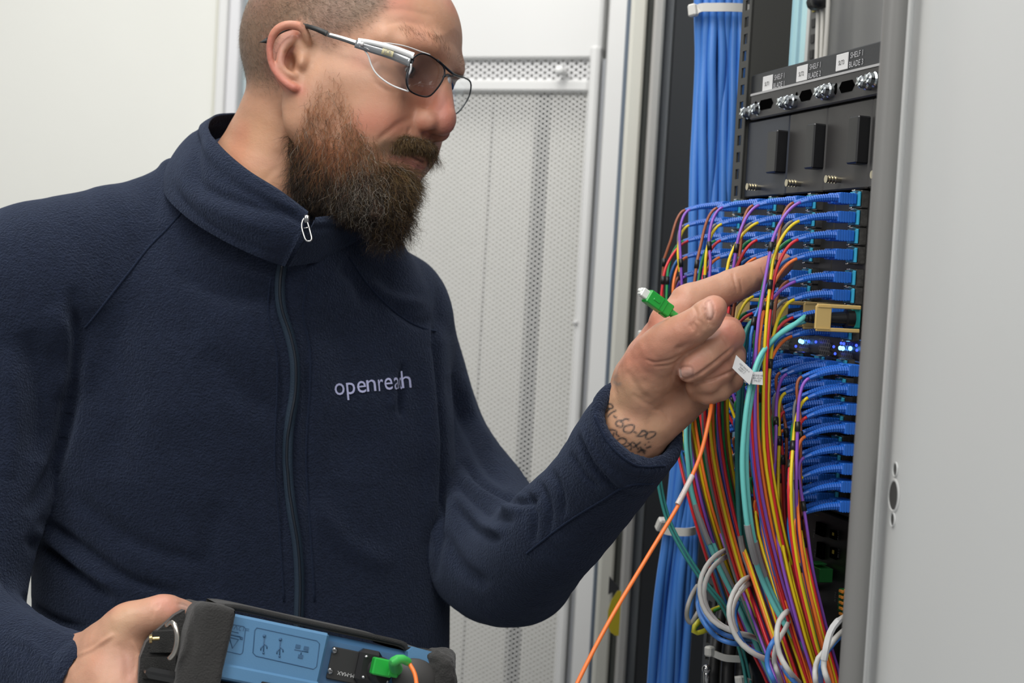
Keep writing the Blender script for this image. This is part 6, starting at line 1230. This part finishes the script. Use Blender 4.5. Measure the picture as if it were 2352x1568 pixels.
slab([(597, 97, 1.347), (616, 93, 1.348)], .0002, .0028, .003, 'temple_tip', M_TIP, n=8)
slab([(752, 79, 1.327), (790, 90, 1.325), (830, 103, 1.322), (880, 116, 1.320), (930, 132, 1.320), (948, 138, 1.321)], .0018, .0032, .0016, 'temple', M_TMP)
slab([(816, 100, 1.3190), (850, 110, 1.3180), (900, 125, 1.3165), (942, 141, 1.3175)], .0034, .0046, .0008, 'shield_clip', mat('clear_plastic', (.38, .39, .40), rough=.18, metal=.6, coat=.7), n=20)
slab([(822, 92, 1.3185), (860, 99, 1.3165), (905, 111, 1.3150), (950, 128, 1.3165)], .0018, .0026, .0030, 'shield_top', mat('shield_highlight', (.86, .87, .87), rough=.10, coat=.9), n=20)  # clear top strip coloured white to paint in its blown highlight
slab([(877, 117, 1.3155), (903, 125, 1.3145)], .0024, .0024, .0006, 'maker_plate', mat('plate_yellow', (.55, .50, .30), rough=.35), n=4)
mbx = MB(); nv_ = C(890, 121, 1.3135); u_ = C(903, 125, 1.3145) - C(877, 117, 1.3155); u_ /= np.linalg.norm(u_); uu_ = toW(nv_ + u_)[0] - toW(nv_)[0]; nn2 = CAMT - toW(nv_)[0]; nn2 /= np.linalg.norm(nn2); vv_ = np.cross(nn2, uu_); vv_ /= np.linalg.norm(vv_); text_on(mbx, 'JCB', .0042, toW(nv_)[0], uu_, vv_, 0); mbx.build('plate_print', mat('plate_ink', (.10, .10, .14)), gls)
MB().ball(W(832, 101, 1.3165), .0016, 6).build('rivet', M_RIMC, gls, True)
slab([(938, 141, 1.3185), (948, 146, 1.3195)], .0035, .0035, .003, 'hinge', M_FRM, n=4)
# side shields: a clear bowed sheet with a thick bright edge
ed = [(826, 106), (838, 116), (846, 128), (852, 147), (862, 166), (880, 183), (905, 198), (938, 210)]; tp_ = [(830, 104), (845, 108), (862, 113), (880, 119), (900, 126), (915, 131), (930, 138), (944, 146)]
ez = [1.3195, 1.320, 1.321, 1.322, 1.322, 1.322, 1.321, 1.322]; tz = [1.319] * 8
E_, T_ = spl(CP([(x, y, z) for (x, y), z in zip(ed, ez)]), 24), spl(CP([(x, y, z) for (x, y), z in zip(tp_, tz)]), 24)
Gr = np.concatenate([T_ * (1 - t) + E_ * t + np.array([0, 0, -.0016 * math.sin(math.pi * t)]) for t in np.linspace(0, 1, 8)]); k = np.arange(23)
mesh_np('side_shield', toW(Gr), np.concatenate([np.stack([j * 24 + k, j * 24 + k + 1, (j + 1) * 24 + k + 1, (j + 1) * 24 + k], 1) for j in range(7)]), M_SHLD, gls)
MB().tube(toW(E_), .00075, 8).build('shield_edge', M_RIMC, gls, True); MB().tube(toW(spl(CP([(944, 146, 1.319), (943, 160, 1.320), (935, 180, 1.321), (936, 198, 1.322), (940, 210, 1.322)]), 16)), .0010, 8).build('shield_edge', M_RIMC, gls, True)
MB().tube(toW(spl(CP([(866, 100, 1.326), (890, 99, 1.328), (930, 106, 1.334), (965, 118, 1.342), (988, 126, 1.347)]), 20)), .0006, 6).build('top_shield_edge', M_RIMC, gls, True)
Ea, Eb = spl(CP([(866, 100, 1.326), (890, 99, 1.328), (930, 106, 1.334), (965, 118, 1.342), (988, 126, 1.347)]), 16), spl(CP([(866, 108, 1.319), (890, 112, 1.318), (920, 120, 1.318), (945, 128, 1.322), (985, 130, 1.342)]), 16); k = np.arange(15)
mesh_np('top_shield', toW(np.concatenate([Ea, Eb])), np.stack([k, k + 1, 16 + k + 1, 16 + k], 1), M_SHLD, gls)
